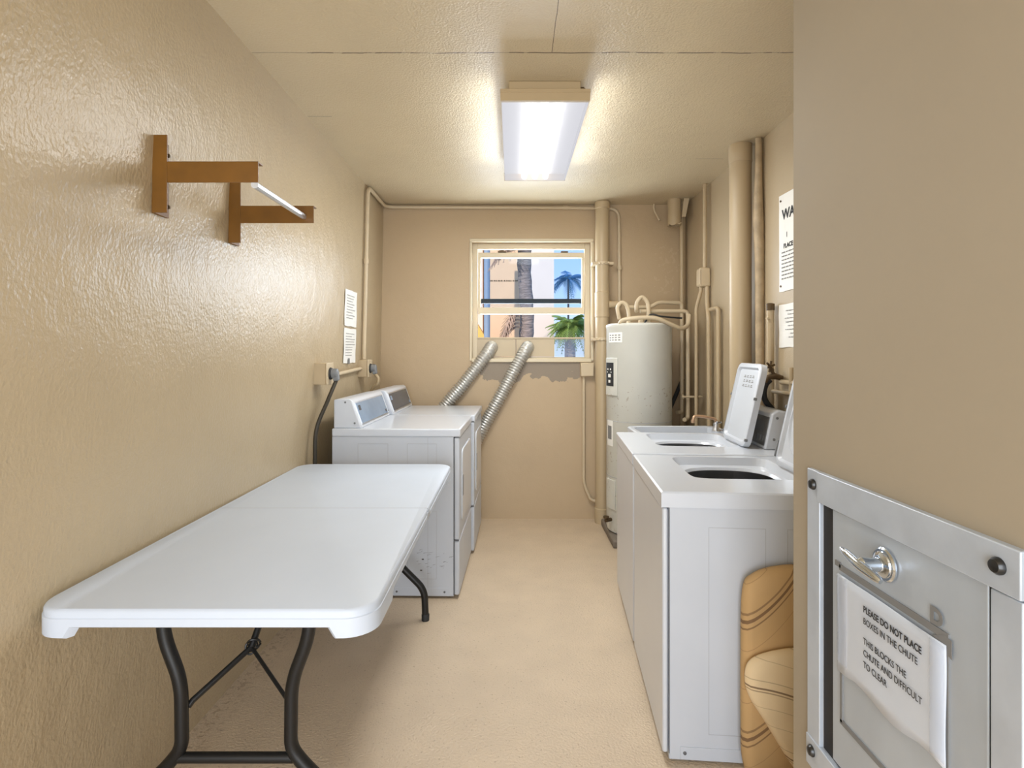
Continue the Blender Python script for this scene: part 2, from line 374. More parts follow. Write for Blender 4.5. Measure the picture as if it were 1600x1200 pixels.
wb('glass_pane', [((-.268, 4.678, 1.79), (.598, 4.683, 2.22))], M['glass'], 0)
wb('meeting_rail', [((-.268, 4.70, 1.83), (.598, 4.722, 1.869))], M['rubber'], 0)
wb('latch', [((-.12, 4.655, 2.262), (-.05, 4.68, 2.274)), ((-.1, 4.65, 2.27), (-.07, 4.67, 2.282)), ((.42, 4.655, 2.262), (.48, 4.68, 2.274))], M['bronze'], .002)
wb('duct_plate', [((-.298, 4.672, 1.37), (.032, 4.684, 1.53)), ((.036, 4.672, 1.37), (.365, 4.684, 1.53)), ((-.298, 4.665, 1.522), (.625, 4.69, 1.536))], M['plate'], .002)
wb('cloudy_pane', [((.37, 4.676, 1.37), (.622, 4.681, 1.522))], M['frosted'], 0)
sill = wb('sill', [((WX0, YB-.02, WZ0-.012), (WX1, 4.70, WZ0+.022))], M['trim'], .006)

# ------------------------------------------------------------------ ceiling lamp
LX = .15; LY0 = 2.444; LY1 = 3.60; LZ = 2.54
lamp = empty('ceiling_lamp', (LX, 3.02, CZ)); tag(lamp, 'long fluorescent ceiling light with white ribbed lens, lit', 'ceiling light')
def lp(x, y, z): return (x, y-3.02, z-CZ)
bm = NB(); box(bm, lp(-.165, LY0+.05, 2.588), lp(.165, LY1-.03, CZ)); obj('housing', bm, M['lamp_metal'], lamp, bevel=.004)
bm = NB(); prism(bm, [lp(-.203, LY0, 2.594), lp(.203, LY0, 2.594), lp(.201, LY0, LZ), lp(-.201, LY0, LZ)], (0, .02, 0))
box(bm, lp(-.204, LY0-.003, 2.575), lp(.204, LY0+.001, 2.580)); obj('end_cap', bm, M['lamp_metal'], lamp, bevel=.003)
bm = NB(); prism(bm, [lp(-.203, LY1-.012, 2.594), lp(.203, LY1-.012, 2.594), lp(.201, LY1-.012, LZ), lp(-.201, LY1-.012, LZ)], (0, .012, 0)); obj('end_cap', bm, M['lamp_metal'], lamp, bevel=.003)
bm = NB(); prof = []
NR = 120
for k in range(NR+1):
    x = -.198+.396*k/NR; prof.append((x, LZ+(.0022 if k % 2 else 0)+.00*abs(x)))
prof = [(-.2, 2.59)]+prof+[(.2, 2.59)]
va = [bm.verts.new(lp(x, LY0+.018, z)) for x, z in prof]; vb = [bm.verts.new(lp(x, LY1-.01, z)) for x, z in prof]
for i in range(len(prof)-1): bm.faces.new((va[i], va[i+1], vb[i+1], vb[i]))
obj('lens', bm, M['lens'], lamp)
bm = NB(); box(bm, lp(-.196, LY0+.02, 2.584), lp(.196, LY1-.012, 2.588)); obj('reflector', bm, M['reflector'], lamp)
for x in (-.07, 0, .07):
    bm = NB(); rod(bm, lp(x, LY0+.05, 2.565), lp(x, LY1-.016, 2.565), .018); obj('fluorescent_tube', bm, M['tube'], lamp, smooth='auto')
bm = NB(); rod(bm, lp(.165, LY0+.075, 2.60), lp(.185, LY0+.06, 2.625), .006); box(bm, lp(.163, LY0+.06, 2.61), lp(.18, LY0+.08, 2.63)); obj('clip', bm, M['bronze'], lamp)

# ------------------------------------------------------------------ clothes rail on the left wall
rail = empty('clothes_rail', (wx(1.9, 1.95), 1.9, 1.95)); tag(rail, 'brown steel wall brackets carrying a silver hanging rod', 'clothes rail')
ro = Vector(rail.location)
def bracket(y, z0, z1, a0, a1, xe, w_=.046):
    x0 = wx(y, (z0+z1)/2)
    bm = NB(); box(bm, Vector((x0, y, z0))-ro, Vector((x0+w_, y+.005, z1))-ro)
    box(bm, Vector((x0-.004, y+.004, z0))-ro, Vector((x0+.005, y+.076, z1))-ro)
    b = obj('bracket', bm, M['oxide'], rail, bevel=.001)
    bm = NB(); box(bm, Vector((x0+w_, y+.0005, a0))-ro, Vector((xe, y+.0045, a1))-ro); box(bm, Vector((x0+w_, y+.003, a1-.004))-ro, Vector((xe, y+.035, a1))-ro)
    obj('arm', bm, M['oxide'], b, bevel=.001)
    for z in (z0+.035, z1-.04):
        bm = NB(); lathe(bm, [(.007, 0), (.006, .006), (.002, .008)], Vector((x0+.004, y+.070, z))-ro, 12, 'x'); obj('screw', bm, M['bronze'], b)
bracket(1.677, 1.84, 2.08, 1.933, 1.998, -.783)
bracket(2.13, 1.838, 2.077, 1.915, 1.983, -.777)
bm = NB(); rod(bm, Vector((-.795, 1.66, 1.935))-ro+Vector((0, .02, -.008)), Vector((-.815, 2.128, 1.94))-ro, .0115); obj('hanging_rod', bm, M['alu'], rail, smooth='auto')

# ------------------------------------------------------------------ folding table
TZ = .80; TX0, TX1, TY0, TY1 = -1.15, -.328, 1.287, 2.965
tx, ty = (TX0+TX1)/2, (TY0+TY1)/2
table = empty('folding_table', (tx, ty, 0)); tag(table, 'long white plastic folding table with black tube legs', 'table')
hw, hl = (TX1-TX0)/2, (TY1-TY0)/2
out = rrect(-hw, hw, -hl, hl, .075, 10)
def inset(o, d): return rrect(-hw+d, hw-d, -hl+d, hl-d, max(.075-d, .01), 10)
bm = NB(); loops = []
def skirt(x, y, z):   # the edge drops lower round each corner, as moulded tops do
    c = min(hw-abs(x), 9)+0; d = hl-abs(y)
    near = (abs(abs(x)-hw) < .002 and d < .20) or (abs(abs(y)-hl) < .002 and hw-abs(x) < .09) or (hw-abs(x) < .076 and hl-abs(y) < .076)
    return z-(.026 if near else 0)
def refined():        # outline with extra points so that the skirt step is crisp
    pts = []
    o = out; n_ = len(o)
    for i in range(n_):
        a = o[i]; b = o[(i+1) % n_]; pts.append(a)
        Ld = math.hypot(b[0]-a[0], b[1]-a[1])
        if Ld > .3:
            edges = [.014, .03] if abs(a[1]-b[1]) < 1e-6 else [.122, .14]
            ts = [e/Ld for e in edges]; ts = ts+[.5]+[1-t for t in ts[::-1]]
            for t in ts: pts.append((a[0]+(b[0]-a[0])*t, a[1]+(b[1]-a[1])*t))
    return pts
ref = refined()
def level(d, z, use=False):
    r = []
    for x, y in ref:
        nx = x*(1-d/hw); ny = y*(1-d/hl)
        r.append(bm.verts.new((nx, ny, skirt(x, y, z) if use else z)))
    return r
loops = [level(.006, TZ), level(.002, TZ-.003), level(0, TZ-.008), level(0, TZ-.020), level(-.002, TZ-.022), level(-.002, TZ-.040, True), level(.004, TZ-.044, True), level(.016, TZ-.044, True), level(.02, TZ-.022)]
bm.faces.new(loops[0])
for a, b in zip(loops, loops[1:]):
    for k in range(len(a)): bm.faces.new((a[k], b[k], b[(k+1) % len(a)], a[(k+1) % len(a)]))
bm.faces.new(loops[-1][::-1])
top = obj('tabletop', bm, M['table'], table, smooth='auto')
bm = NB(); box(bm, (-hw+.004, -.0012, TZ-.002), (hw-.002, .0012, TZ+.0004)); box(bm, (hw-.002, -.003, TZ-.04), (hw+.0026, .003, TZ-.004)); obj('fold_seam', bm, M['groove'], top)
bm = NB(); box(bm, (hw-.004, -.03, TZ-.038), (hw+.004, -.012, TZ-.012)); box(bm, (hw-.004, .012, TZ-.038), (hw+.004, .03, TZ-.012)); obj('hinge', bm, M['groove'], top, bevel=.002)
cxl = -.76-tx
def legs(y, side):
    yy = y-ty
    def P(dx, z, dy=0): return (cxl+dx, yy+dy*side, z)
    for s in (-1, 1):
        pts = [P(.205*s, .775), P(.202*s, .63), P(.152*s, .50), P(.150*s, .32), P(.185*s, .275), P(.30*s, .16), P(.305*s, .012)]
        lg = obj('leg', sweep(NB(), fillet(pts, .05, 6), .018, 14), M['black'], table, smooth='auto')
        bm = NB(); lathe(bm, [(.020, 0), (.021, .03), (.018, .035)], P(.305*s, 0), 16); obj('rubber_foot', bm, M['rubber'], lg, smooth='auto')
    bm = NB(); rod(bm, P(-.157, .292), P(.157, .292), .014); obj('crossbar', bm, M['black'], table, smooth='auto')
    bm = NB(); rod(bm, P(-.215, .765), P(.215, .765), .013); obj('pivot_bar', bm, M['black'], table, smooth='auto')
    J = P(.0, .50, .16)
    J = (J[0]-.035, J[1], J[2]+.01)
    bm = NB(); sweep(bm, [P(-.140, .425, .012), (P(-.132, .437, .02)), J], .0085, 10); obj('brace', bm, M['black'], table, smooth='auto')
    bm = NB(); sweep(bm, [P(.145, .43, .012), J], .0055, 10); obj('brace', bm, M['black'], table, smooth='auto')
    bm = NB(); sweep(bm, [J, (J[0]+.03, J[1]+.22*side, .775)], .010, 10); obj('brace', bm, M['black'], table, smooth='auto')
    bm = NB()
    for k in range(3):
        c = Vector(J)+Vector((.004*k, 0, .006*k)); a0 = k*1.3
        sweep(bm, [c+Vector((.017*math.cos(t), .012*math.sin(t+a0), .016*math.sin(t))) for t in [2*PI*q/14 for q in range(14)]], .003, 6)
    obj('locking_ring', bm, M['black'], table, smooth='auto')
legs(1.50, 1); legs(2.86, -1)

# ------------------------------------------------------------------ washers and dryers (front faces local -Y)
def ring_faces(bm, loops, close_last=True):
    for a, b in zip(loops, loops[1:]):
        k = len(a)
        for i in range(k): bm.faces.new((a[i], a[(i+1) % k], b[(i+1) % k], b[i]))
    if close_last: bm.faces.new(loops[-1])
def ray_rect(a, cx, cy, hx, hy):
    c, s = math.cos(a), math.sin(a); t = min(hx/abs(c) if abs(c) > 1e-9 else 9e9, hy/abs(s) if abs(s) > 1e-9 else 9e9); return cx+c*t, cy+s*t
def ray_super(a, cx, cy, hx, hy, p=8):
    c, s = math.cos(a), math.sin(a); t = (abs(c/hx)**p+abs(s/hy)**p)**(-1/p); return cx+c*t, cy+s*t
def frame_strip(bm, x, y0, y1, z0, z1, t=.0035, d=.0015, sgn=1):
    """thin embossed outline on a side panel"""
    xa, xb = x, x+d*sgn
    box(bm, (xa, y0, z0), (xb, y0+t, z1)); box(bm, (xa, y1-t, z0), (xb, y1, z1)); box(bm, (xa, y0+t, z0), (xb, y1-t, z0+t)); box(bm, (xa, y0+t, z1-t), (xb, y1-t, z1))

def washer(loc, rz, label, round_lid, shift):
    W, D, HH = .685, .75, .93; hx = W/2
    t = empty('washing_machine', (*loc, 0), rz); tag(t, label, 'washing machine', None)
    bm = NB(); box(bm, (-hx+.004, .022, .008), (hx-.004, D, HH-.052))
    bm.faces.ensure_lookup_table(); bmesh.ops.delete(bm, geom=[max(bm.faces, key=lambda f_: f_.calc_center_median().z)], context='FACES_ONLY'); obj('cabinet', bm, M['white_side'], t, bevel=.004)
    bm = NB(); box(bm, (-hx+.002, 0, .03), (hx-.002, .020, HH-.056)); obj('front_panel', bm, M['white'], t, bevel=.009, seg=3)
    bm = NB()
    for s in (-1, 1):
        for y0, y1, z0, z1 in ((.155, .345, .10, .81), (.415, .61, .10, .81)):
            frame_strip(bm, s*(hx-.0045), y0, y1, z0, z1, .002, .0012, s)
    obj('embossed_outline', bm, M['groove'], t)
    bm = NB(); box(bm, (hx-.0045, .06, .012), (hx-.001, D-.01, .055)); box(bm, (-hx+.0045, .06, .012), (-hx+.001, D-.01, .055)); rail_ = obj('kick_rail', bm, M['white_side'], t, bevel=.001)
    for y in (.075, .70):
        bm = NB(); lathe(bm, [(.0065, -.002), (.006, .002), (.002, .003)], (hx-.001, y, .035), 12, 'x'); obj('screw', bm, M['seam'], t)
    bm = NB(); box(bm, (hx-.0046, .022, .03), (hx-.0026, .0245, HH-.056)); obj('panel_seam', bm, M['seam'], t)
    for x in (-hx+.05, hx-.05):
        for y in (.06, D-.06):
            bm = NB(); lathe(bm, [(.018, 0), (.018, .01)], (x, y, 0), 14); obj('foot', bm, M['rubber'], t)
    # deck with the sunken lid opening and the wash tub
    N = 96; bm = NB(); A = [2*PI*(k+.5)/N for k in range(N)]
    cx, cy, ox, oy = -.085, .365, .215, .21
    # outline angles must hit the corners of the deck
    cor = [math.atan2(yy-cy, xx-cx) for xx in (-hx, hx) for yy in (-.004, D)]
    for c_ in cor:
        k = min(range(N), key=lambda i: abs(math.atan2(math.sin(A[i]-c_), math.cos(A[i]-c_)))); A[k] = c_
    def rect_pt(a):
        c, s = math.cos(a), math.sin(a); tt = 9e9
        if c > 1e-9: tt = min(tt, (hx-cx)/c)
        if c < -1e-9: tt = min(tt, (-hx-cx)/c)
        if s > 1e-9: tt = min(tt, (D-cy)/s)
        if s < -1e-9: tt = min(tt, (-.004-cy)/s)
        return cx+c*tt, cy+s*tt
    lo = [bm.verts.new((*rect_pt(a), HH-.054)) for a in A]
    l1 = [bm.verts.new((*rect_pt(a), HH-.005)) for a in A]
    def shrink(p, d): return (p[0]*(1-d/hx), .373+(p[1]-.373)*(1-d/.377))
    l1b = [bm.verts.new((*shrink(rect_pt(a), .006), HH)) for a in A]
    l2 = [bm.verts.new((*ray_super(a, cx, cy, ox, oy, 9), HH)) for a in A]
    l3 = [bm.verts.new((*ray_super(a, cx, cy, ox-.012, oy-.012, 9), HH-.034)) for a in A]
    l4 = [bm.verts.new((*ray_super(a, cx, cy, .178, .186, 2.6), HH-.038)) for a in A]
    l5 = [bm.verts.new((*ray_super(a, cx, cy, .170, .178, 2.6), HH-.050)) for a in A]
    ring_faces(bm, [lo, l1, l1b, l2, l3, l4, l5], False)
    bm.faces.new(lo[::-1]) if False else None
    obj('deck', bm, M['white'], t, smooth='auto')
    bm = NB(); k5 = [bm.verts.new((*ray_super(a, cx, cy, .171, .179, 2.6), HH-.048)) for a in A]
    k6 = [bm.verts.new((*ray_super(a, cx, cy, .215, .21, 2.0), HH-.10)) for a in A]; k7 = [bm.verts.new((*ray_super(a, cx, cy, .215, .21, 2.0), HH-.40)) for a in A]
    ring_faces(bm, [k5, k6, k7]); obj('wash_tub', bm, M['tub'], t, smooth='auto')
    bm = NB(); lathe(bm, [(.055, HH-.40), (.045, HH-.30), (.04, HH-.07), (.03, HH-.062), (.01, HH-.060)], (cx, cy, 0), 24); obj('agitator', bm, M['white'], t, smooth='auto')
    # open lid, leaning back from its hinge
    lid = empty('lid', (shift, .575, HH+.003), rot=(math.radians(-12.5), 0, 0)); lid.parent = t
    lw, lh = (.205 if round_lid else .178), .425
    bm = NB(); o2 = rrect(-lw, lw, 0, lh, .045, 6); o3 = rrect(-lw+.022, lw-.022, .02, lh-.022, .03, 6); o4 = rrect(-lw+.032, lw-.032, .03, lh-.032, .022, 6)
    def lay(o_, y): return [bm.verts.new((x, y, z)) for x, z in o_]
    La = [lay(o2, .018), lay(o2, -.010), lay(rrect(-lw+.006, lw-.006, .006, lh-.006, .04, 6), -.014), lay(o3, -.014), lay(o4, -.002)]
    bm.faces.new(La[0][::-1]); ring_faces(bm, La)
    pn = obj('lid_panel', bm, M['white'], lid, smooth='auto')
    if round_lid:
        bm = NB(); lathe(bm, [(.150, -.001), (.148, -.012), (.140, -.014), (.134, -.006), (.115, -.006), (.108, -.018), (.06, -.024), (.01, -.025)], (0, 0, .20), 48, 'y'); obj('round_dish', bm, M['white'], lid, smooth='auto')
    else:
        bm = NB()
        for r in range(3):
            for q in range(4):
                x = -.07+q*.04; z = .30+r*.025
                box(bm, (x, -.0032, z), (x+.026, -.0018, z+.004)); box(bm, (x+.004, -.0032, z+.008), (x+.022, -.0018, z+.012))
        obj('printed_instructions', bm, M['ink_soft'], lid)
    bm = NB()
    for s in (-1, 1):
        for z in (.03, .24):
            box(bm, (s*(lw-.006), -.018, z), (s*(lw+.004), -.002, z+(.07 if z < .1 and round_lid else .014)))
    obj('hinge_pin', bm, M['grey'], lid, bevel=.002)
    # control console on the back of the deck
    cons = []
    bm = NB(); cw = .205
    prism(bm, [(-cw, .655, HH), (-cw, .775, HH), (-cw, .775, HH+.185), (-cw, .72, HH+.195), (-cw, .69, HH+.175)], (2*cw, 0, 0)); co = obj('console', bm, M['white'], t, bevel=.008, seg=3)
    n_ = Vector((0, -.175, .035)).normalized()
    def onp(x, v, o_=.0): # point on the slanted face
        base = Vector((x, .655+.035*v, HH+.175*v)); return base+n_*o_
    bm = NB(); prism(bm, [onp(-.19, .10, -.001), onp(.19, .10, -.001), onp(.19, .90, -.001), onp(-.19, .90, -.001)], n_*.004); obj('control_panel', bm, M['panel_grey'], co)
    bm = NB()
    for x in (.08, .115, .15):
        prism(bm, [onp(x, .22, .002), onp(x+.02, .22, .002), onp(x+.02, .36, .002), onp(x, .36, .002)], n_*.004)
    prism(bm, [onp(-.02, .45, .002), onp(.15, .45, .002), onp(.15, .78, .002), onp(-.02, .78, .002)], n_*.002)
    obj('button', bm, M['grey'], co)
    bm = NB(); lathe(bm, [(.007, -.001), (.006, .003), (.002, .004)], (cw, .70, HH+.05), 12, 'x'); lathe(bm, [(.007, -.001), (.006, .003), (.002, .004)], (cw, .715, HH+.155), 12, 'x'); obj('screw', bm, M['grey'], co)
    return t
RW = math.radians(-94.6)
washer((.545, 2.211), RW, 'nearest white top-loading washer, lid open with round inner dish', True, .045)
washer((.603, 2.926), RW, 'farther white top-loading washer, open lid showing printed instructions', False, .005)

def dryer(loc, rz, label, panel, scuffed):
    W, D, HH = .68, .735, .97; hx = W/2
    t = empty('clothes_dryer', (*loc, 0), rz); tag(t, label, 'dryer')
    bm = NB(); box(bm, (-hx+.004, .032, .012), (hx-.004, D, HH-.045)); obj('cabinet', bm, M['white_side'], t, bevel=.004)
    bm = NB(); box(bm, (-hx, -.006, HH-.046), (hx, D, HH)); obj('top_panel', bm, M['white'], t, bevel=.007, seg=3)
    bm = NB(); box(bm, (-hx+.002, 0, .335), (hx-.002, .030, HH-.050)); fp = obj('front_panel', bm, M['white_side'], t, bevel=.009, seg=3)
    bm = NB(); box(bm, (-hx+.002, 0, .02), (hx-.002, .030, .329)); obj('access_panel', bm, M['white_side'], t, bevel=.009, seg=3)
    # door on the front
    dr = empty('door', (0, 0, .62)); dr.parent = t
    bm = NB(); o_ = rrect(-.235, .235, -.215, .215, .05, 6); a = [bm.verts.new((x, .002, z)) for x, z in o_]; b = [bm.verts.new((x*.99, -.007, z*.99)) for x, z in o_]
    bm.faces.new(a[::-1]); ring_faces(bm, [a, b]); obj('door_panel', bm, M['white'], dr, bevel=.004)
    bm = NB(); box(bm, (-.225, -.009, -.06), (-.195, -.005, .06)); obj('handle', bm, M['grey'], dr, bevel=.002)
    bm = NB()
    for s in (-1, 1):
        for y0, y1 in ((.13, .30), (.41, .585)):
            frame_strip(bm, s*(hx-.0045), y0, y1, .56, .885, .002, .0012, s); frame_strip(bm, s*(hx-.0045), y0, y1, .11, .50, .002, .0012, s)
        box(bm, (s*(hx-.0045), .16+.02, .012), (s*(hx-.0035), .1825, HH-.05))
    obj('embossed_outline', bm, M['groove'], t)
    bm = NB()
    for s in (-1, 1): box(bm, (s*(hx-.0045), .0305, .02), (s*(hx-.003), .0335, HH-.05))
    for s in (-1, 1): box(bm, (s*(hx-.003), .002, .3285), (s*(hx-.0015), .032, .3355))
    obj('panel_seam', bm, M['seam'], t)
    bm = NB()
    for s in (-1, 1): box(bm, (s*(hx-.0045), .05, .014), (s*(hx-.002), D-.02, .06))
    obj('kick_rail', bm, M['white_side'], t, bevel=.001)
    for y in (.085, .36, .65):
        bm = NB(); lathe(bm, [(.006, -.002), (.006, .002), (.002, .003)], (-hx+.002, y, .038), 12, 'x'); obj('screw', bm, M['seam'], t)
    if scuffed:
        bm = NB(); rr = random.Random(3)
        for k in range(26):
            y = rr.uniform(.02, .24); z = .14+rr.uniform(0, .10)+.05*rr.random(); Ls = rr.uniform(.006, .03)
            if k in (3, 9): box(bm, (-hx+.0032, y, z), (-hx+.0046, y+.012, z+.007))
            else: prism(bm, [(-hx+.0034, y, z), (-hx+.0034, y+Ls, z-.006), (-hx+.0034, y+Ls, z-.0045)], (.0014, 0, 0))
        obj('scuff_mark', bm, M['scuff'], t)
    for x in (-hx+.05, hx-.05):
        for y in (.06, D-.06):
            bm = NB(); lathe(bm, [(.018, 0), (.018, .014)], (x, y, 0), 14); obj('foot', bm, M['rubber'], t)
    # console
    bm = NB(); cw = hx-.012
    prism(bm, [(-cw, .565, HH), (-cw, .728, HH), (-cw, .728, HH+.165), (-cw, .64, HH+.172), (-cw, .622, HH+.160)], (2*cw, 0, 0)); co = obj('console', bm, M['white'], t, bevel=.007, seg=3)
    n_ = Vector((0, -.160, .057)).normalized()
    def onp(x, v, o_=0): return Vector((x, .565+.057*v, HH+.160*v))+n_*o_
    bm = NB(); prism(bm, [onp(-cw+.03, .10, -.001), onp(cw-.03, .10, -.001), onp(cw-.03, .93, -.001), onp(-cw+.03, .93, -.001)], n_*.003); obj('panel_rim', bm, M['alu'], co)
    bm = NB(); prism(bm, [onp(-cw+.037, .15, .0), onp(cw-.037, .15, .0), onp(cw-.037, .88, .0), onp(-cw+.037, .88, .0)], n_*.003); obj('control_panel', bm, panel, co)
    bm = NB(); prism(bm, [onp(-cw+.06, .60, .003), onp(-cw+.10, .60, .003), onp(-cw+.10, .78, .003), onp(-cw+.06, .78, .003)], n_*.001)
    prism(bm, [onp(cw-.08, .2, .003), onp(cw-.05, .2, .003), onp(cw-.05, .32, .003), onp(cw-.08, .32, .003)], n_*.001); obj('printed_mark', bm, M['panel_dark'] if panel is M['panel_blue'] else M['panel_blue'], co)
    bm = NB()
    for y, z in ((.605, HH+.03), (.66, HH+.15)): lathe(bm, [(.006, -.003), (.005, .001)], (-cw, y, z), 12, 'x')
    obj('screw', bm, M['grey'], co)
    return t
dryer((-.292, 3.445), math.radians(88.5), 'nearer white dryer behind the table, pale blue control panel', M['panel_blue'], True)
dryer((-.258, 4.135), math.radians(89), 'farther white dryer by the back wall, dark control panel', M['panel_dark'], False)

# ------------------------------------------------------------------ exhaust ducts
def duct(label, pts, r=.05):
    p = spline(pts, 14)
    # resample evenly
    d = [0]
    for a, b in zip(p, p[1:]): d.append(d[-1]+(b-a).length)
    n_ = int(d[-1]/.0055); q = []; rs = []; j = 0
    for i in range(n_+1):
        s = d[-1]*i/n_
        while j < len(d)-2 and d[j+1] < s: j += 1
        f = (s-d[j])/max(d[j+1]-d[j], 1e-9); v = p[j].lerp(p[j+1], f)
        v = v+Vector((random.uniform(-1, 1), 0, random.uniform(-1, 1)))*.0005
        q.append(v); rs.append(r+(.005 if (i % 4) in (0, 1) else -.005)+random.uniform(-.001, .001))
    o = obj('exhaust_duct', sweep(NB(), q, rs, 28, True), M['foil'], smooth=True)
    tag(o, label, 'duct', None)
duct('left crinkled foil duct, ending behind the far dryer', [(-.175, 4.672, 1.452), (-.185, 4.63, 1.44), (-.23, 4.57, 1.37), (-.40, 4.548, 1.15), (-.60, 4.546, .91), (-.80, 4.546, .62), (-.93, 4.546, .35), (-.96, 4.546, .2)])
duct('right crinkled foil duct, running down past the dryer front', [(.135, 4.672, 1.452), (.125, 4.63, 1.44), (.075, 4.565, 1.36), (-.07, 4.543, 1.09), (-.24, 4.543, .78), (-.42, 4.543, .44), (-.55, 4.543, .22), (-.70, 4.543, .1)], .049)

# ------------------------------------------------------------------ left wall: outlets, conduit, cords, papers
def outlet(y, z, label, cordmat, cord, cordlabel, group=None):
    x = wx(y, z); t = empty('outlet_box', (x, y, z)); tag(t, label, 'outlet')
    bm = NB(); box(bm, (-.006, 0, -.062), (.066, .11, .062)); obj('back_box', bm, M['pipe'], t, bevel=.004)
    bm = NB(); box(bm, (.066, -.004, -.064), (.074, .114, .064)); obj('cover_plate', bm, M['pipe_light'], t, bevel=.004)
    bm = NB(); lathe(bm, [(.036, 0), (.034, .008), (.03, .010)], (.074, .055, 0), 24, 'x'); obj('receptacle', bm, M['rubber'], t, smooth='auto')
    c = empty('power_cord', (x, y, z)); tag(c, cordlabel, 'cord')
    bm = NB(); lathe(bm, [(.028, .0), (.03, .012), (.028, .03), (.018, .036)], (.0845, .055, 0), 24, 'x'); obj('plug', bm, M['grey'], c, smooth='auto')
    bm = NB(); prism(bm, [(.09, .035, .02), (.12, .035, .012), (.125, .035, -.04), (.095, .035, -.045)], (0, .04, 0)); obj('plug_elbow', bm, M['grey'], c, bevel=.006)
    o = obj('cable', sweep(NB(), spline([Vector((.108, .055, -.04))]+[Vector(p)-Vector((x, y, z)) for p in cord], 8), .011, 12), cordmat, c, smooth='auto')
outlet(3.10, 1.285, 'larger tan outlet box nearer the table on left wall', M['cord'], [(-1.045, 3.08, 1.13), (-1.09, 3.035, .98), (-1.098, 3.03, .80), (-1.10, 3.03, .5), (-1.10, 3.05, .15), (-1.09, 3.10, .02)], 'thick dark power cord hanging beside the nearer dryer')
outlet(3.95, 1.29, 'smaller-looking tan outlet box with conduit, behind far dryer console', M['cord_tan'], [(-.985, 4.0, 1.22), (-.99, 4.0, 1.18), (-1.04, 4.02, 1.12), (-1.08, 4.05, 1.0), (-1.085, 4.1, .6)], 'short tan power cord dropping behind the far dryer')
x1 = wx(3.3, 1.27)+.022; x2 = wx(3.9, 1.28)+.022
o = pipe('link_conduit', [(x1-.0, 3.222, 1.262), (x2, 3.94, 1.29)], .013, M['pipe_light']); tag(o, 'short pale conduit joining the two outlet boxes on left wall', 'conduit')
cz = CZ-.024
cx_ = wx(4.0, 2.0)
pts = [(wx(4.0, 1.36)+.022, 4.02, 1.357), (wx(4.0, 1.45)+.02, 4.02, 1.45), (wx(4.0, 2.5)+.02, 4.02, 2.5), (wx(4.0, 2.6)+.024, 4.02, cz), (wx(4.5, 2.6)+.024, YB-.02, cz), (.30, YB-.018, cz-.003), (.90, YB-.018, cz-.01), (.905, YB-.018, 1.80)]
bm = NB(); sweep(bm, fillet(pts, .09, 8), .0145, 12)
cd = obj('long_conduit', bm, M['pipe_light'], smooth='auto'); tag(cd, 'thin conduit up the left wall and along the top of the back wall', 'conduit')
for (x, y, z, ax) in ((wx(4, 2.05)+.02, 4.02, 2.08, 'z'), (.45, YB-.018, cz-.004, 'x'), (.905, YB-.018, 2.12, 'z')):
    bm = NB(); lathe(bm, [(.02, -.018), (.02, .018)], (x, y, z), 14, ax); obj('coupling', bm, M['pipe_light'], cd)

def page(name, label, y0, y1, z0, z1, side, nlines, seed, text=None, wob=.004, mtl=None):
    """sheet of paper on a side wall; side -1 left wall, +1 right wall"""
    yc, zc = (y0+y1)/2, (z0+z1)/2
    xw = (wx(yc, zc) if side < 0 else XR)
    t = empty(name, (xw, yc, zc)); tag(t, label, 'notice')
    bm = NB(); rr = random.Random(seed); n_ = 8; s = -side
    tilt = (lambda y, z: wx(y, z)-xw) if side < 0 else (lambda y, z: 0)
    f = []; b = []
    for i in range(n_+1):
        f.append([]); b.append([])
        for j in range(n_+1):
            y = y0+(y1-y0)*i/n_; z = z0+(z1-z0)*j/n_
            jit = rr.uniform(-.002, .002) if i in (0, n_) or j in (0, n_) else 0
            off = .004+wob*(.5+.5*math.sin(i*1.3+j*.9+seed))*.5
            f[i].append(bm.verts.new((tilt(y, z)+s*off, y-yc+jit, z-zc+jit))); b[i].append(bm.verts.new((tilt(y, z)+s*(off-.0015), y-yc+jit, z-zc+jit)))
    for i in range(n_):
        for j in range(n_):
            bm.faces.new((f[i][j], f[i+1][j], f[i+1][j+1], f[i][j+1])); bm.faces.new((b[i][j], b[i][j+1], b[i+1][j+1], b[i+1][j]))
    for i in range(n_):
        bm.faces.new((f[i][0], b[i][0], b[i+1][0], f[i+1][0])); bm.faces.new((f[i][n_], f[i+1][n_], b[i+1][n_], b[i][n_]))
        bm.faces.new((f[0][i], f[0][i+1], b[0][i+1], b[0][i])); bm.faces.new((f[n_][i], b[n_][i], b[n_][i+1], f[n_][i+1]))
    obj('sheet', bm, mtl or M['paper'], t, smooth=False)
    bm = NB(); w_ = y1-y0; h_ = z1-z0
    for k in range(nlines):
        z = z1-zc-h_*(.16+.7*k/nlines); y = y0-yc+w_*.12; end = y1-yc-w_*rr.uniform(.12, .4)
        while y < end:
            q = min(end, y+rr.uniform(.012, .035)); xx = tilt((y+q)/2+yc, z+zc)+s*(.005+wob*.6)
            box(bm, (xx, y, z), (xx+s*.001, q, z+h_*.014)); y = q+.006
    if nlines: obj('printed_lines', bm, M['ink_soft'], t)
    return t, Vector((xw, yc, zc))
t_, _ = page('paper_notice', 'upper white notice of the pair taped to left wall', 3.60, 3.865, 1.585, 1.83, -1, 9, 2)
t_, _ = page('paper_notice', 'lower white notice taped to left wall above the far outlet', 3.60, 3.865, 1.335, 1.570, -1, 9, 5)
bm = NB(); box(bm, (.008, -.05, -.125), (.0095, -.02, -.085)); obj('tape', bm, M['grey'], t_)
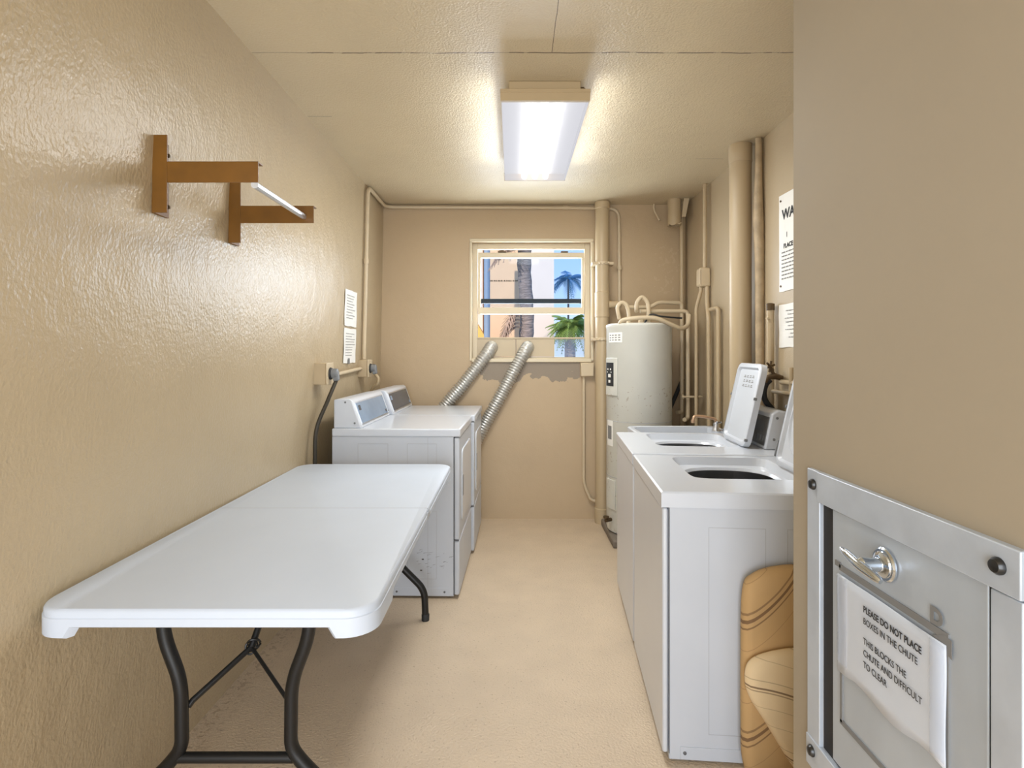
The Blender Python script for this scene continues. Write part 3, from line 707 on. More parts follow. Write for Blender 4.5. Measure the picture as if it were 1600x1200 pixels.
# right wall notices (only what shows past the partition carries lettering)
t_, c = page('warning_sign', 'white warning sign screwed high on right wall', 2.60, 2.965, 1.735, 2.255, 1, 0, 3, wob=0)
def rtext(name, s, size, y, z, parent, c, m=M['ink'], bold=0, sp=1):
    # reads from far to near along -Y
    return text_mesh(name, s, size, m, parent, basis((-.0055, y-c.y, z-c.z), (0, -1, 0), (0, 0, 1)), sp, 1, bold)
rtext('lettering', 'WA', .075, 2.93, 2.12, t_, c, bold=.002)
rtext('lettering', 'I', .04, 2.885, 2.02, t_, c)
rtext('lettering', 'PLACE', .034, 2.915, 1.965, t_, c, bold=.001)
bm = NB(); rr = random.Random(8)
for k in range(8):
    z = 1.94-k*.02-c.z; y = 2.935-c.y; end = 2.66-c.y+rr.random()*.05
    while y > end:
        q = max(end, y-rr.uniform(.015, .04)); box(bm, (-.0052, q, z), (-.0062, y, z+.006)); y = q-.008
obj('printed_lines', bm, M['ink_soft'], t_)
for z in (2.225, 1.765):
    bm = NB(); lathe(bm, [(.006, -.008), (.005, -.003)], (0, 2.945-c.y, z-c.z), 12, 'x'); obj('screw', bm, M['bronze'], t_)
page('paper_notice', 'curling white notice below the warning sign on right wall', 2.66, 2.965, 1.435, 1.665, 1, 8, 11)

# ------------------------------------------------------------------ big pipes
def bigpipe(name, label, x, y, r, z1, bands, m=None):
    t = empty(name, (x, y, 0)); tag(t, label, 'pipe')
    bm = NB(); lathe(bm, [(r, 0), (r, z1)], (0, 0, 0), 36); obj('pipe_shaft', bm, m or M['pipe'], t, smooth='auto')
    for z, h_, dr in bands:
        bm = NB(); lathe(bm, [(r+.001, z-h_/2-.004), (r+dr, z-h_/2), (r+dr, z+h_/2), (r+.001, z+h_/2+.004)], (0, 0, 0), 36); obj('coupling', bm, m or M['pipe'], t, smooth='auto')
    return t
p1 = bigpipe('drain_pipe', 'thick tan drain pipe standing left of the water heater', .746, 4.5, .056, CZ, [(1.80, .20, .004), (.06, .12, .006), (2.62, .05, .007)])
for z in (2.14, 1.515):
    bm = NB(); box(bm, (-.085, -.03, z-.012), (-.05, .08, z+.012)); lathe(bm, [(.060, z-.013), (.062, z-.013), (.062, z+.013), (.060, z+.013)], (0, 0, 0), 32); box(bm, (.05, -.03, z-.012), (.09, .08, z+.012)); 
    for k in range(3): rod(bm, (-.03+k*.035, -.058, z), (-.03+k*.035, -.072, z), .008, 8)
    obj('pipe_clamp', bm, M['pipe_light'], p1, bevel=.002)
bm = NB(); rod(bm, (.05, -.02, 1.80), (.115, -.02, 1.80), .030); rod(bm, (.105, -.02, 1.80), (.125, -.02, 1.80), .034); obj('side_branch', bm, M['pipe'], p1, smooth='auto')
p2 = bigpipe('riser_pipe', 'thickest tan pipe from ceiling behind the far washer', 1.375, 3.275, .063, CZ, [(2.60, .10, .003)])
bm = NB(); pp = [(1.452, 3.16, 0), (1.452, 3.16, 1.2), (1.45, 3.16, 1.9), (1.444, 3.16, 2.15), (1.442, 3.16, 2.3), (1.444, 3.16, 2.45), (1.444, 3.16, 2.651)]
rs = [.024, .024, .026, .030, .026, .02, .018]
sp_ = spline(pp, 6); rr_ = [rs[min(int(i/6), 6)]+(rs[min(int(i/6)+1, 6)]-rs[min(int(i/6), 6)])*((i % 6)/6) for i in range(len(sp_))]
o = obj('wall_channel', sweep(NB(), [(v.x-.012, v.y, v.z) for v in sp_], rr_, 16), M['rusty'], smooth='auto'); tag(o, 'rough flaking pipe close beside the thickest riser pipe', 'pipe')
o = empty('stub_pipe', (1.425, 3.0, 0)); tag(o, 'short capped vertical pipe under the warning sign', 'pipe')
bm = NB(); lathe(bm, [(.019, .0), (.019, 1.66)], (0, 0, 0), 18); obj('pipe_shaft', bm, M['pipe'], o, smooth='auto')
bm = NB(); lathe(bm, [(.022, 1.64), (.022, 1.675), (.01, 1.68)], (0, 0, 0), 18); obj('cap', bm, M['bronze'], o, smooth='auto')
bm = NB(); rod(bm, (0, 0, 1.595), (-.03, -.02, 1.595), .006); obj('nub', bm, M['pipe_light'], o)
# cut pipe hanging from the ceiling and broken bits
o = empty('cut_pipe', (1.325, 4.44, 2.45)); tag(o, 'short cut-off pipe end hanging from ceiling in back corner', 'pipe')
bm = NB(); N_ = 32; r = .055
a = [bm.verts.new((r*math.cos(2*PI*k/N_), r*math.sin(2*PI*k/N_), .203)) for k in range(N_)]
b = [bm.verts.new((r*math.cos(2*PI*k/N_), r*math.sin(2*PI*k/N_), -.01+random.uniform(-.008, .008))) for k in range(N_)]
c2 = [bm.verts.new((.8*r*math.cos(2*PI*k/N_), .8*r*math.sin(2*PI*k/N_), -.008)) for k in range(N_)]; d2 = [bm.verts.new((.8*r*math.cos(2*PI*k/N_), .8*r*math.sin(2*PI*k/N_), .19)) for k in range(N_)]
ring_faces(bm, [a, b, c2, d2]); bm.faces.new(a); obj('pipe_shaft', bm, M['pipe'], o, smooth='auto')
bm = NB()
for k in range(9):
    an = random.uniform(0, 6.28); q = .03*random.random()
    sweep(bm, [(q*math.cos(an), q*math.sin(an)-.015, .02), (q*math.cos(an+.5)*1.3, q*math.sin(an)-.02, -.004), (q*math.cos(an+1)*1.3+.01, q*math.sin(an)-.02, .004)], .005, 6)
obj('clogged_rim', bm, M['pipe_light'], o, smooth='auto')
o = pipe('bent_stub', [(1.19, 4.56, 2.652), (1.19, 4.56, 2.60), (1.235, 4.55, 2.51)], .009, M['pipe_light']); tag(o, 'thin bent stub poking down left of the cut pipe', 'pipe')
bm = NB(); prism(bm, [(1.385, 4.38, 2.651), (1.43, 4.38, 2.651), (1.40, 4.38, 2.50), (1.37, 4.38, 2.50)], (0, .012, 0)); o = obj('metal_flap', bm, M['pipe_light'], bevel=.002); tag(o, 'bent metal flap at ceiling right of the cut pipe', 'bracket')

# ------------------------------------------------------------------ thin pipes on the right wall, in the back corner
def tp(name, label, pts, r, m=None, fil=.035, cat='pipe'):
    o = pipe(name, pts, r, m or M['pipe'], None, fil); tag(o, label, cat); return o
tp('corner_pipe', 'thin vertical pipe in back right corner, left of its twin', [(1.405, 4.50, 2.652), (1.405, 4.50, 0.0)], .017)
tp('corner_pipe', 'thin vertical pipe tucked furthest into back right corner', [(1.438, 4.55, 2.652), (1.438, 4.55, 0.0)], .014)
jb = empty('junction_box', (1.42, 4.02, 1.965)); tag(jb, 'small tan junction box on conduit at right wall', 'junction box')
bm = NB(); box(bm, (-.042, -.035, -.075), (.038, .05, .065)); obj('box_body', bm, M['pipe_light'], jb, bevel=.012, seg=2)
bm = NB(); box(bm, (-.044, -.038, -.06), (-.038, .04, .05)); obj('cover_plate', bm, M['pipe_light'], jb, bevel=.002)
tp('vertical_conduit', 'conduit dropping from ceiling into the small junction box', [(1.425, 4.02, 2.652), (1.425, 4.02, 2.03)], .0155)
tp('vertical_conduit', 'conduit leaving the junction box towards the heater pipes', [(1.40, 4.03, 1.892), (1.40, 4.03, 1.86), (1.375, 4.06, 1.74), (1.375, 4.06, .80)], .013)
tp('vertical_conduit', 'longest conduit below the junction box, with a jog', [(1.435, 4.0, 1.892), (1.435, 4.0, 1.76), (1.42, 3.93, 1.66), (1.43, 3.93, .0)], .016)
tp('vertical_conduit', 'nearest thin pipe on right wall, with an elbow at its top', [(1.425, 3.905, 1.715), (1.43, 3.77, 1.715), (1.43, 3.77, 0.0)], .015)
# hot and cold lines of the heater
tp('water_pipe', 'upper tan water pipe rising and turning down beside the heater', [(.90, 4.30, 1.765), (1.10, 4.32, 1.765), (1.16, 4.32, 1.805), (1.355, 4.34, 1.80), (1.355, 4.34, .93), (1.31, 4.32, .93)], .0155, M['pipe_light'])
tp('water_pipe', 'lower tan water pipe crossing above the heater then dropping', [(.98, 4.16, 1.722), (1.345, 4.16, 1.722), (1.345, 4.16, .90), (1.30, 4.10, .90)], .0155, M['pipe_light'])
wc = empty('pipe_strap', (1.32, 4.12, 1.07)); tag(wc, 'small metal strap holding the heater pipes together', 'bracket')
bm = NB(); rod(bm, (-.03, 0, 0), (.12, 0, 0), .008); lathe(bm, [(.018, -.006), (.018, .006)], (-.03, 0, 0), 14, 'x'); obj('strap_rod', bm, M['pipe_light'], wc)
bm = NB(); lathe(bm, [(.02, -.008), (.02, .008)], (.07, -.02, 0), 14, 'x'); obj('wing_nut', bm, M['bronze'], wc)
tp('support_strap', 'black diagonal strap behind the water heater', [(1.235, 4.36, .88), (1.39, 4.43, 1.19)], .016, M['rubber'], cat='strap')

# ------------------------------------------------------------------ water heater
HX, HY, HR = .972, 4.17, .245
ht = empty('water_heater', (HX, HY, .055)); tag(ht, 'tall cream cylindrical water heater on a concrete pad', 'water heater')
bm = NB(); lathe(bm, [(HR-.02, 0), (HR-.004, .01), (HR, .03), (HR, 1.535), (HR+.003, 1.54), (HR+.003, 1.558), (HR-.01, 1.568), (HR-.1, 1.572), (.02, 1.574)], (0, 0, 0), 64); obj('tank_jacket', bm, M['heater'], ht, smooth='auto')
bm = NB()
for z in (.42, .84): lathe(bm, [(HR+.0005, z-.002), (HR+.0012, z), (HR+.0005, z+.002)], (0, 0, 0), 64)
obj('jacket_seam', bm, M['groove'], ht)
def curved(name, a0, a1, z0, z1, off, th, m, n_=6, parent=None, bev=.0):
    bm = NB(); A = [math.radians(a0+(a1-a0)*k/n_) for k in range(n_+1)]
    g = [[bm.verts.new(((HR+o_)*math.cos(a), (HR+o_)*math.sin(a), z)) for a in A] for o_, z in ((off, z0), (off, z1), (off+th, z1), (off+th, z0))]
    for q in range(4):
        for k in range(n_): bm.faces.new((g[q][k], g[q][k+1], g[(q+1) % 4][k+1], g[(q+1) % 4][k]))
    bm.faces.new([g[q][0] for q in range(4)]); bm.faces.new([g[q][-1] for q in range(4)][::-1])
    return obj(name, bm, m, parent or ht, bevel=bev)
tpn = curved('thermostat_cover', 183, 219, 1.03, 1.31, -.002, .012, M['heater'], bev=.003)
curved('black_label', 187, 211, 1.10, 1.275, .009, .0025, M['ink'], parent=tpn)
bm = NB()
def lab(a, z, wdeg, hh):
    A = [math.radians(a), math.radians(a+wdeg)]; r0 = HR+.011; r1 = HR+.0125
    v = [bm.verts.new((r*math.cos(q), r*math.sin(q), zz)) for r, q, zz in ((r0, A[0], z), (r0, A[1], z), (r0, A[1], z+hh), (r0, A[0], z+hh), (r1, A[0], z), (r1, A[1], z), (r1, A[1], z+hh), (r1, A[0], z+hh))]
    for f in ((0, 3, 2, 1), (4, 5, 6, 7), (0, 1, 5, 4), (1, 2, 6, 5), (2, 3, 7, 6), (3, 0, 4, 7)): bm.faces.new([v[i] for i in f])
for a, z, w_, h_ in ((193, 1.22, 12, .012), (192, 1.20, 14, .008), (196, 1.165, 8, .025), (197, 1.125, 6, .02)): lab(a, z, w_, h_)
obj('label_print', bm, M['paper'], tpn)
sl = curved('spec_label', 194, 228, 1.425, 1.50, .0003, .0012, M['paper'])
bm = NB(); 
for k in range(4):
    for z in (1.44, 1.458, 1.476):
        A = math.radians(197+k*7.6); B = A+math.radians(4.6); r0 = HR+.001; r1 = HR+.002
        v = [bm.verts.new((r*math.cos(q), r*math.sin(q), zz)) for r, q, zz in ((r0, A, z), (r0, B, z), (r0, B, z+.008), (r0, A, z+.008), (r1, A, z), (r1, B, z), (r1, B, z+.008), (r1, A, z+.008))]
        for f in ((0, 3, 2, 1), (4, 5, 6, 7), (0, 1, 5, 4), (1, 2, 6, 5), (2, 3, 7, 6), (3, 0, 4, 7)): bm.faces.new([v[i] for i in f])
obj('label_print', bm, M['ink_soft'], sl)
curved('lower_label', 186, 207, .65, .84, .0003, .0012, M['paper']); curved('lower_label_print', 190, 203, .70, .80, .0015, .001, M['ink_soft']); curved('lower_cover', 184, 214, .18, .40, -.002, .01, M['heater'], bev=.003)
bm = NB(); rod(bm, (-.23, -.09, .10), (-.275, -.12, .10), .014); lathe(bm, [(.022, -.006), (.022, .006)], (-.27, -.115, .125), 14, 'z'); obj('drain_valve', bm, M['bronze'], ht, smooth='auto')
def heater_tube(name, pts, r, m, n=10):
    return obj(name, sweep(NB(), spline([Vector(p)-Vector((HX, HY, .055)) for p in pts], n), r, 14), m, ht, smooth='auto')
heater_tube('flexible_connector', [(.885, 4.12, 1.62), (.885, 4.12, 1.70), (.868, 4.12, 1.765), (.83, 4.12, 1.785), (.80, 4.12, 1.75), (.805, 4.12, 1.70), (.815, 4.13, 1.66)], .0145, M['pipe_light'])
heater_tube('flexible_connector', [(1.03, 4.12, 1.62), (1.035, 4.12, 1.72), (1.025, 4.12, 1.79), (.985, 4.12, 1.825), (.95, 4.12, 1.79), (.945, 4.13, 1.74), (.952, 4.16, 1.722)], .0155, M['pipe_light'])
bm = NB(); hp = spline([Vector(p)-Vector((HX, HY, .055)) for p in ((.795, 4.03, 1.61), (.82, 4.0, 1.645), (.93, 3.97, 1.66), (1.05, 3.96, 1.655), (1.15, 3.97, 1.615), (1.24, 4.0, 1.585), (1.31, 4.06, 1.61), (1.345, 4.12, 1.69))], 24)
obj('corrugated_cable', sweep(bm, hp, [.0145+(.002 if i % 2 else 0) for i in range(len(hp))], 12), M['pipe_light'], ht, smooth=True)
bm = NB(); sweep(bm, spline([Vector(p)-Vector((HX, HY, .055)) for p in ((1.0, 4.10, 1.63), (1.04, 4.08, 1.69), (1.12, 4.06, 1.675), (1.28, 4.10, 1.665))], 8), .007, 8); obj('black_wire', bm, M['rubber'], ht, smooth='auto')
for x, y in ((.885, 4.12), (1.03, 4.12), (.96, 4.05)):
    bm = NB(); lathe(bm, [(.02, 1.57), (.02, 1.60), (.012, 1.61)], (x-HX, y-HY, 0), 6); obj('nipple', bm, M['pipe_light'], ht)
bm = NB(); box(bm, (.725, 3.90, 0), (1.24, 4.43, .055)); o = obj('concrete_pad', bm, M['concrete'], bevel=.01); tag(o, 'low grey concrete pad under the water heater', 'pad')

# box and conduit to the right of the window
cb = empty('junction_box', (.635, YB, 1.26)); tag(cb, 'tan junction box at lower right corner of window', 'junction box')
bm = NB(); box(bm, (-.06, -.055, -.055), (.05, .004, .06)); obj('box_body', bm, M['pipe_light'], cb, bevel=.004)
bm = NB(); box(bm, (-.055, -.06, -.05), (.045, -.054, .055)); obj('cover_plate', bm, M['pipe_light'], cb, bevel=.002)
tp('bent_conduit', 'thin conduit below the window box bending towards the drain pipe', [(.604, YB-.022, 1.206), (.604, YB-.022, .30), (.66, YB-.024, .17), (.71, YB-.03, .155)], .013, M['pipe_light'], .06)

# ------------------------------------------------------------------ utility sink with faucet
sk = empty('utility_sink', (1.1, 3.58, 0)); tag(sk, 'white utility sink with faucet between far washer and water heater', 'sink')
bm = NB(); N = 48; hx, hy = .31, .205
def sl_(hx_, hy_, z, p): return [bm.verts.new((*ray_super(2*PI*(k+.5)/N, 0, 0, hx_, hy_, p), z)) for k in range(N)]
L_ = [sl_(hx-.04, hy-.03, .55, 8), sl_(hx-.012, hy-.01, .86, 10), sl_(hx, hy, .865, 12), sl_(hx, hy, .893, 12), sl_(hx-.01, hy-.01, .898, 12), sl_(hx-.04, hy-.03, .893, 9), sl_(hx-.06, hy-.05, .60, 8)]
bm.faces.new(L_[0][::-1]); ring_faces(bm, L_); obj('basin', bm, M['white'], sk, smooth='auto')
for x in (-1, 1):
    for y in (-1, 1):
        bm = NB(); prism(bm, [(x*.24-.015, y*.14-.015, 0), (x*.24+.015, y*.14-.015, 0), (x*.24+.015, y*.14+.015, 0), (x*.24-.015, y*.14+.015, 0)], (0, 0, .60)); obj('leg', bm, M['white'], sk, bevel=.003)
fa = empty('faucet', (.235, -.02, .893)); fa.parent = sk
bm = NB(); lathe(bm, [(.026, 0), (.024, .012), (.018, .02), (.017, .05), (.012, .056)], (0, 0, 0), 20); obj('faucet_body', bm, M['alu'], fa, smooth='auto')
bm = NB(); sweep(bm, spline([(0, 0, .04), (-.005, 0, .075), (-.05, -.005, .088), (-.11, -.01, .098), (-.145, -.012, .096), (-.155, -.012, .07)], 8), .0095, 12); lathe(bm, [(.012, .055), (.013, .075)], (-.155, -.012, 0), 14); obj('spout', bm, mat('worn_copper_spout', srgb(214, 178, 146), .3, metal=.6), fa, smooth='auto')
bm = NB(); box(bm, (-.006, -.03, .054), (.03, .03, .066)); obj('handle', bm, M['chrome'], fa, bevel=.004)

# ------------------------------------------------------------------ washer taps on the right wall
tv = empty('wall_faucet', (1.42, 2.86, 1.28)); tag(tv, 'brass hose taps on right wall behind the washer lids', 'faucet')
bm = NB(); rod(bm, (.02, .05, -.03), (.02, -.36, -.03), .013); rod(bm, (.01, .14, -.085), (.01, -.36, -.085), .011); rod(bm, (.02, -.06, -.30), (.02, -.06, .05), .014); rod(bm, (.025, -.16, -.30), (.025, -.16, .07), .017); obj('supply_pipe', bm, M['pipe'], tv, smooth='auto')
for y in (.06, -.24):
    v = empty('tap', (0, y, .0)); v.parent = tv
    bm = NB(); sweep(bm, [(.03, 0, -.01), (-.01, 0, 0), (-.045, .0, -.005), (-.06, 0, -.035)], [.014, .018, .014, .015], 12); rod(bm, (-.01, 0, 0), (-.034, 0, .05), .009); obj('tap_body', bm, M['bronze'], v, smooth='auto')
    bm = NB(); c = Vector((-.034, 0, .052))
    for k in range(3):
        a = PI*k/3+.3; d = Vector((.030*math.cos(a), .012*math.cos(a), .030*math.sin(a))); rod(bm, c-d, c+d, .006, 8)
    obj('handwheel', bm, M['bronze'], v, smooth='auto')
for y0, lab_ in ((2.92, 'black hose curving down from the farther wall tap'),):
    o = obj('supply_hose', sweep(NB(), spline([(1.385, y0, 1.26), (1.362, y0, 1.235), (1.352, y0, 1.19), (1.362, y0, 1.145), (1.41, y0, 1.08), (1.43, y0, .98), (1.43, y0, .7)], 8), .015, 12), M['rubber'], smooth='auto'); tag(o, lab_, 'hose')

# ------------------------------------------------------------------ rubbish chute on the partition wall
CX = .7
ch = empty('chute_door', (CX, 1.0, .8)); tag(ch, 'metal rubbish chute door set in a bolted steel frame', 'chute door')
co_ = Vector((CX, 1.0, .8))
def cbox(bm, d0, y0, z0, d1, y1, z1): return box(bm, (-d1, y0-1.0, z0-.8), (-d0, y1-1.0, z1-.8))
FY0, FY1, FZ0, FZ1 = .735, 1.272, .455, 1.140
bm = NB()
cbox(bm, -.01, 1.222, FZ0, .010, FY1, FZ1)
obj('frame_stile', bm, M['steel'], ch, bevel=.002)
bm = NB(); cbox(bm, -.01, FY0, FZ0+.07, .010, .785, FZ1-.07); obj('frame_stile', bm, M['steel'], ch, bevel=.002)
bm = NB(); cbox(bm, -.01, FY0, FZ1-.068, .013, 1.228, FZ1); obj('frame_rail', bm, M['steel'], ch, bevel=.002)
bm = NB(); cbox(bm, -.01, FY0, FZ0, .013, FY1, FZ0+.068); obj('frame_rail', bm, M['steel'], ch, bevel=.002)
bm = NB(); cbox(bm, -.02, .78, FZ0+.06, .0008, 1.22, FZ1-.06); obj('dark_gap', bm, M['ink'], ch)
bm = NB(); cbox(bm, .001, .793, .53, .006, 1.178, 1.071); leaf = obj('door_leaf', bm, M['steel_leaf'], ch, bevel=.003)
for y, z, d in ((1.246, 1.107, .010), (.768, 1.108, .013), (1.246, .497, .013), (.768, .49, .013)):
    bm = NB(); lathe(bm, [(.0125, -.0+(-d)), (.0125, -d-.003), (.009, -d-.008), (.003, -d-.0095)], (0, y-1, z-.8), 20, 'x'); obj('bolt', bm, M['bolt'], ch, smooth='auto')
# etched outline and marks left by an older notice
bm = NB()
cbox(bm, .006, .862, .950, .0086, 1.150, .962); cbox(bm, .006, 1.140, .632, .0086, 1.147, .745); cbox(bm, .006, .862, .628, .0086, 1.147, .638)
cbox(bm, .006, .862, .632, .0086, .870, .95); cbox(bm, .006, 1.145, .955, .0086, 1.165, .966)
obj('etched_outline', bm, M['residue'], leaf)
text_mesh('faded_mark', 'D', .036, M['residue'], leaf, basis((-.0086, .900-1, .966-.8), (0, -1, 0), (0, 0, 1)), 1, 1, .002)
bm = NB(); prism(bm, [(-.0083, .895-1, .945-.8), (-.0083, .87-1, .958-.8), (-.0083, .855-1, .955-.8), (-.0083, .855-1, .925-.8)], (-.0006, 0, 0)); obj('faded_mark', bm, M['residue'], leaf)
# T handle
hd = empty('handle', (-.008, 1.008-1, 1.016-.8)); hd.parent = ch
bm = NB(); lathe(bm, [(.031, .0), (.031, -.003), (.028, -.006), (.024, -.006), (.023, -.009), (.018, -.012), (.013, -.013)], (0, 0, 0), 36, 'x'); obj('rose', bm, M['chrome'], hd, smooth='auto')
bm = NB(); lathe(bm, [(.013, -.010), (.012, -.03), (.014, -.045), (.010, -.052)], (0, 0, 0), 24, 'x'); obj('spindle', bm, M['chrome'], hd, smooth='auto')
bm = NB(); sweep(bm, spline([(-.045, .060, .008), (-.047, .04, .006), (-.050, .0, .0), (-.047, -.035, -.006), (-.044, -.052, -.010)], 6), [.0045]+[.005+.005*math.sin(PI*k/23) for k in range(23)]+[.0045], 16)
obj('lever', bm, M['chrome'], hd, smooth='auto')
# notice taped to the chute door
sg = empty('chute_notice', (CX-.0088, 1.008, .843)); tag(sg, 'taped paper notice on the chute door asking for no boxes', 'notice')
bm = NB(); n_ = 10; rr = random.Random(4); f = []; b = []
for i in range(n_+1):
    f.append([]); b.append([])
    for j in range(n_+1):
        y = -.143+.286*i/n_; z = -.10+.20*j/n_; off = .0012+.001*math.sin(i*.9+j*.6)+(.004*(1-j/n_)**8 if 2 < i < 8 else 0)
        if j == 0: z += .006*math.sin(i*1.1)
        f[i].append(bm.verts.new((-off-.0006, y, z))); b[i].append(bm.verts.new((-off+.0004, y, z)))
for i in range(n_):
    for j in range(n_): bm.faces.new((f[i][j], f[i+1][j], f[i+1][j+1], f[i][j+1])); bm.faces.new((b[i][j], b[i][j+1], b[i+1][j+1], b[i+1][j]))
    bm.faces.new((f[i][0], b[i][0], b[i+1][0], f[i+1][0])); bm.faces.new((f[i][n_], f[i+1][n_], b[i+1][n_], b[i][n_]))
    bm.faces.new((f[0][i], f[0][i+1], b[0][i+1], b[0][i])); bm.faces.new((f[n_][i], b[n_][i], b[n_][i+1], f[n_][i+1]))
obj('sheet', bm, M['paper_tape'], sg, smooth=True)
def ctext(s, y, z, size=.0178, bold=.0, sp=.86):
    me = text_mesh('lettering', s, size, M['ink'], sg, basis((-.0042, y-1.008, z-.843), (0, -1, 0), (0, 0, 1)) @ Matrix.Diagonal((.80, 1, 1, 1)), 1.0, 1, bold)
    return me
ctext('PLEASE DO NOT PLACE', 1.064, .902, bold=.0003); ctext('BOXES IN THE CHUTE', 1.064, .879)
ctext('THIS BLOCKS THE', 1.064, .840); ctext('CHUTE AND DIFFICULT', 1.064, .817); ctext('TO CLEAR', 1.064, .794)
bm = NB(); box(bm, (-.0044, -.143, -.09), (-.0036, -.112, .098)); box(bm, (-.0044, .11, -.085), (-.0036, .143, .098)); tp_ = obj('tape', bm, M['frosted'], sg)

# ------------------------------------------------------------------ folded striped cushion before the near washer
cu = empty('folded_cushion', (.93, 1.78, 0)); tag(cu, 'folded tan cushion with brown curved stripes against nearest washer', 'cushion')
def pillow(name, outline, y0, y1, m, puff=.012):
    bm = NB(); cx0 = sum(p[0] for p in outline)/len(outline); cz0 = sum(p[1] for p in outline)/len(outline)
    ring = []
    for sc_, y in ((.80, y0), (.93, y0+puff*.4), (1.0, y0+puff*1.6), (1.0, y1-puff), (.95, y1)):
        ring.append([bm.verts.new((cx0+(x-cx0)*sc_-.93, y-1.78, cz0+(z-cz0)*sc_)) for x, z in outline])
    bm.faces.new(ring[0][::-1]); ring_faces(bm, ring); return obj(name, bm, m, cu, smooth=True)
def smooth_outline(p, n=6):
    p = [Vector((a, b, 0)) for a, b in p]; out = []
    for i in range(len(p)):
        a, b, c, d = p[i-1], p[i], p[(i+1) % len(p)], p[(i+2) % len(p)]
        for k in range(n):
            t = k/n; q = .5*((2*b)+(-a+c)*t+(2*a-5*b+4*c-d)*t*t+(-a+3*b-3*c+d)*t**3); out.append((q.x, q.y))
    return out
pillow('back_fold', smooth_outline([(.80, .675), (.765, .62), (.76, .40), (.76, .20), (.765, .06), (.80, .008), (.95, .005), (1.06, .012), (1.08, .08), (1.08, .35), (1.07, .66), (.98, .70), (.88, .70)]), 1.775, 1.822, M['cushion'])
pillow('front_fold', smooth_outline([(.752, .37), (.775, .42), (.86, .448), (.97, .45), (1.06, .40), (1.07, .25), (1.06, .08), (1.0, .012), (.955, .012), (.90, .08), (.82, .21), (.765, .30)]), 1.735, 1.772, M['cushion_light'])

# ------------------------------------------------------------------ outside the window
bm = NB(); box(bm, (-30, 4.85, -3.2), (30, 60, -3)); g_ = struct(obj('ground', bm, M['grass']))
b1 = empty('building', (-.3, 11, -3)); tag(b1, 'peach stucco building seen through the window', 'building')
bm = NB(); box(bm, (-.22, 0, 0), (.98, 6, 12)); obj('wall', bm, M['peach'], b1)
bm = NB(); box(bm, (.62, -.12, 0), (1.14, 0, 12)); obj('wall', bm, M['pale'], b1)
bm = NB(); rr = random.Random(2); x = -.2
while x < .6:
    q = x+rr.uniform(.01, .03); box(bm, (x, -.01, 5.84), (q, .004, 5.862)); x = q+rr.uniform(.008, .03)
obj('weep_joint', bm, M['bronze'], b1)
def frond(bm, base, direction, length, droop, width, nleaf=16):
    d = Vector(direction).normalized(); side = d.cross(Vector((0, 0, 1))); side = side.normalized() if side.length > .01 else Vector((1, 0, 0))
    pts = []
    for k in range(nleaf+1):
        t = k/nleaf; pts.append(Vector(base)+d*length*t+Vector((0, 0, -droop*t*t)))
    sweep(bm, pts, [.012*(1-.8*k/nleaf)+.002 for k in range(nleaf+1)], 5)
    for k in range(2, nleaf+1):
        t = k/nleaf; wv = width*math.sin(PI*min(t*.9+.12, 1))+.02; fw = (pts[k]-pts[k-1]).normalized()
        for s in (-1, 1):
            tip = pts[k]+side*s*wv*.8+fw*wv*.6+Vector((0, 0, -wv*.35)); a = pts[k]-fw*.014; b = pts[k]+fw*.014
            va = [bm.verts.new(p) for p in (a, b, tip)]; vb = [bm.verts.new(p+Vector((0, .003, -.004))) for p in (a, b, tip)]
            bm.faces.new(va); bm.faces.new(vb[::-1])
            for i in range(3): bm.faces.new((va[i], va[(i+1) % 3], vb[(i+1) % 3], vb[i]))
pt = empty('palm_tree', (.19, 7.6, -3)); tag(pt, 'palm trunk with drooping dry fronds just outside the window', 'palm tree')
bm = NB(); rr = random.Random(5); P_ = [(0.0+.02*math.sin(z_*.5), 0, z_*.12) for z_ in range(62)]
sweep(bm, P_, [.092+(.010 if k % 2 else 0)+rr.uniform(-.004, .004) for k in range(62)], 18); obj('trunk', bm, M['bark'], pt, smooth=True)
bm = NB()
for k in range(6):
    frond(bm, (-.08, -.1, 4.75+.05*k), (-.8+.1*k, -.25, .25), .45, .75+.07*k, .16, 14)
for k in range(7):
    frond(bm, (-.05, -.1, 5.8+.04*k), (-.9+.12*k, -.3, .5), .55, .55+.05*k, .2, 14)
obj('dry_fronds', bm, M['frond_dry'], pt)
bm = NB()
for k in range(12):
    a = 2*PI*k/12; frond(bm, (0, 0, 7.2), (math.cos(a), math.sin(a), .6), 1.5, 1.6, .35, 18)
obj('crown_fronds', bm, M['frond'], pt)
def bushy(name, label, x, y, z, n, L_, m, seed, trunk, tr=.12):
    t = empty(name, (x, y, -3)); tag(t, label, 'palm tree'); rr = random.Random(seed)
    bm = NB(); sweep(bm, [(0, 0, 0), (0, 0, trunk)], [tr, tr*.85], 12); obj('trunk', bm, M['bark'], t, smooth='auto')
    bm = NB()
    for k in range(n):
        a = rr.uniform(0, 2*PI); e = rr.uniform(-.3, 1.2); frond(bm, (0, 0, trunk), (math.cos(a), math.sin(a), e), L_*rr.uniform(.7, 1), L_*rr.uniform(.3, .8), L_*.25, 14)
    obj('fronds', bm, m, t)
bushy('palm_tree', 'leafy green palm right of the peach building', 1.10, 10.3, 0, 60, .55, M['frond'], 3, 4.93)
bushy('palm_tree', 'distant palm silhouetted high against the blue sky', 1.76, 17, 0, 26, .8, mat('blue_green_frond', srgb(140, 185, 215), .6), 9, 6.7, .035)
o = obj('light_pole', rod(NB(), (-.45, 9.8, -3), (-.45, 9.8, 4), .055), M['pole'], smooth='auto'); tag(o, 'thin blue-grey pole outside at the left of the window', 'pole')
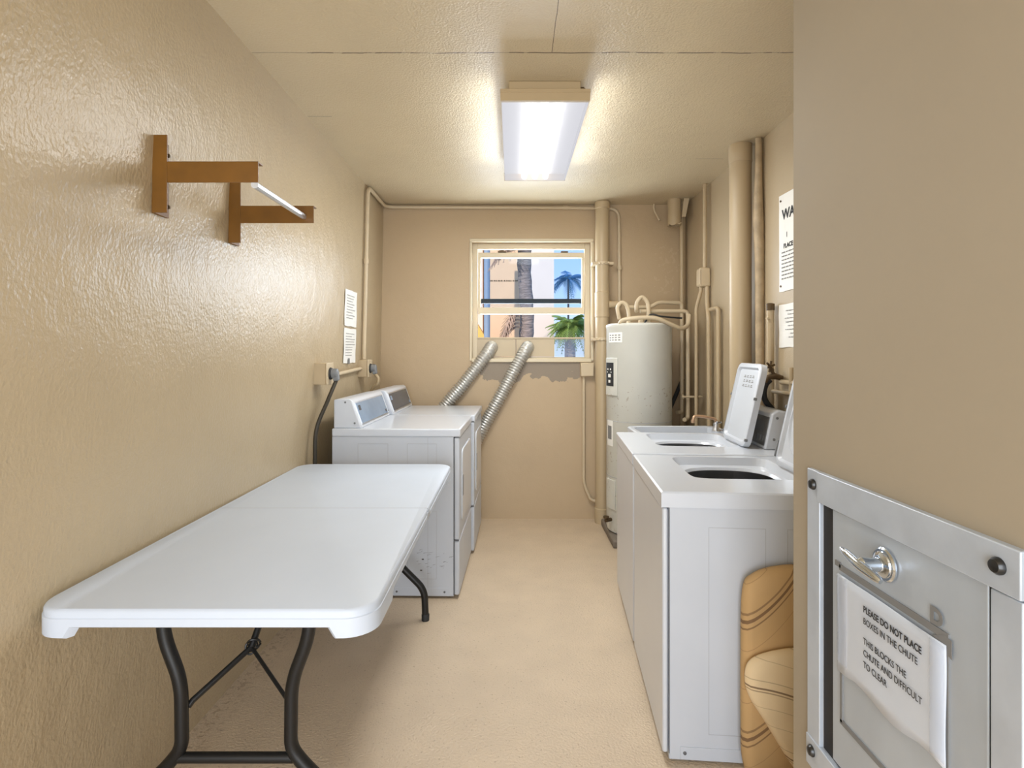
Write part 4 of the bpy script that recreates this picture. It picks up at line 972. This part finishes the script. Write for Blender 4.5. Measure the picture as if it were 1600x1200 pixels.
bm = NB(); prism(bm, [(-.78, 10.2, 1.55), (-.42, 10.2, 1.55), (-.66, 10.2, 1.95), (-.78, 10.2, 1.95)], (0, .6, 0)); box(bm, (-.70, 10.4, -3), (-.64, 10.46, 1.6)); o = obj('market_umbrella', bm, M['awning']); tag(o, 'small patch of orange canvas at lower left of the window', 'awning')
bm = NB(); box(bm, (-2.6, 13, -3), (-.70, 16, 8)); o = obj('building', bm, M['pale']); tag(o, 'pale building at far left outside the window', 'building')

# ------------------------------------------------------------------ parts that come in pairs or rows become objects of their own
def islands(me):
    par = list(range(len(me.vertices)))
    def f(i):
        while par[i] != i: par[i] = par[par[i]]; i = par[i]
        return i
    for e in me.edges:
        a, b = f(e.vertices[0]), f(e.vertices[1])
        if a != b: par[a] = b
    g = {}
    for p in me.polygons: g.setdefault(f(p.vertices[0]), []).append(p.index)
    return list(g.values())
def split(o, gap=.002):
    me = o.data; groups = []
    for faces in islands(me):
        vs_ = [me.vertices[i].co for q in faces for i in me.polygons[q].vertices]
        groups.append([faces, [min(v[k] for v in vs_)-gap for k in range(3)], [max(v[k] for v in vs_)+gap for k in range(3)]])
    merged = True
    while merged:
        merged = False
        for i in range(len(groups)):
            for j in range(i+1, len(groups)):
                A_, B_ = groups[i], groups[j]
                if all(A_[1][k] <= B_[2][k] and B_[1][k] <= A_[2][k] for k in range(3)):
                    A_[0] = A_[0]+B_[0]; A_[1] = [min(A_[1][k], B_[1][k]) for k in range(3)]; A_[2] = [max(A_[2][k], B_[2][k]) for k in range(3)]
                    del groups[j]; merged = True; break
            if merged: break
    if len(groups) < 2: return
    for gi, (faces, _, _) in enumerate(groups):
        keep = set(faces); bm = bmesh.new(); bm.from_mesh(me); bm.faces.ensure_lookup_table()
        bmesh.ops.delete(bm, geom=[q for q in bm.faces if q.index not in keep], context='FACES')
        m2 = bpy.data.meshes.new(me.name); bm.to_mesh(m2); bm.free()
        for mm in me.materials: m2.materials.append(mm)
        o2 = o.copy(); o2.data = m2; COL.objects.link(o2); o2.name = o.name.split('.')[0]
    bpy.data.objects.remove(o)
for o in list(COL.objects):
    if o.type == 'MESH' and o.parent and o.name.split('.')[0] in ('kick_rail', 'hinge_pin', 'printed_mark', 'scuff_mark', 'hinge', 'tape', 'screw', 'embossed_outline', 'panel_seam', 'latch', 'sash', 'duct_plate', 'window_frame', 'button', 'supply_pipe', 'etched_outline', 'pipe_clamp', 'fold_seam', 'jacket_seam'):
        split(o)
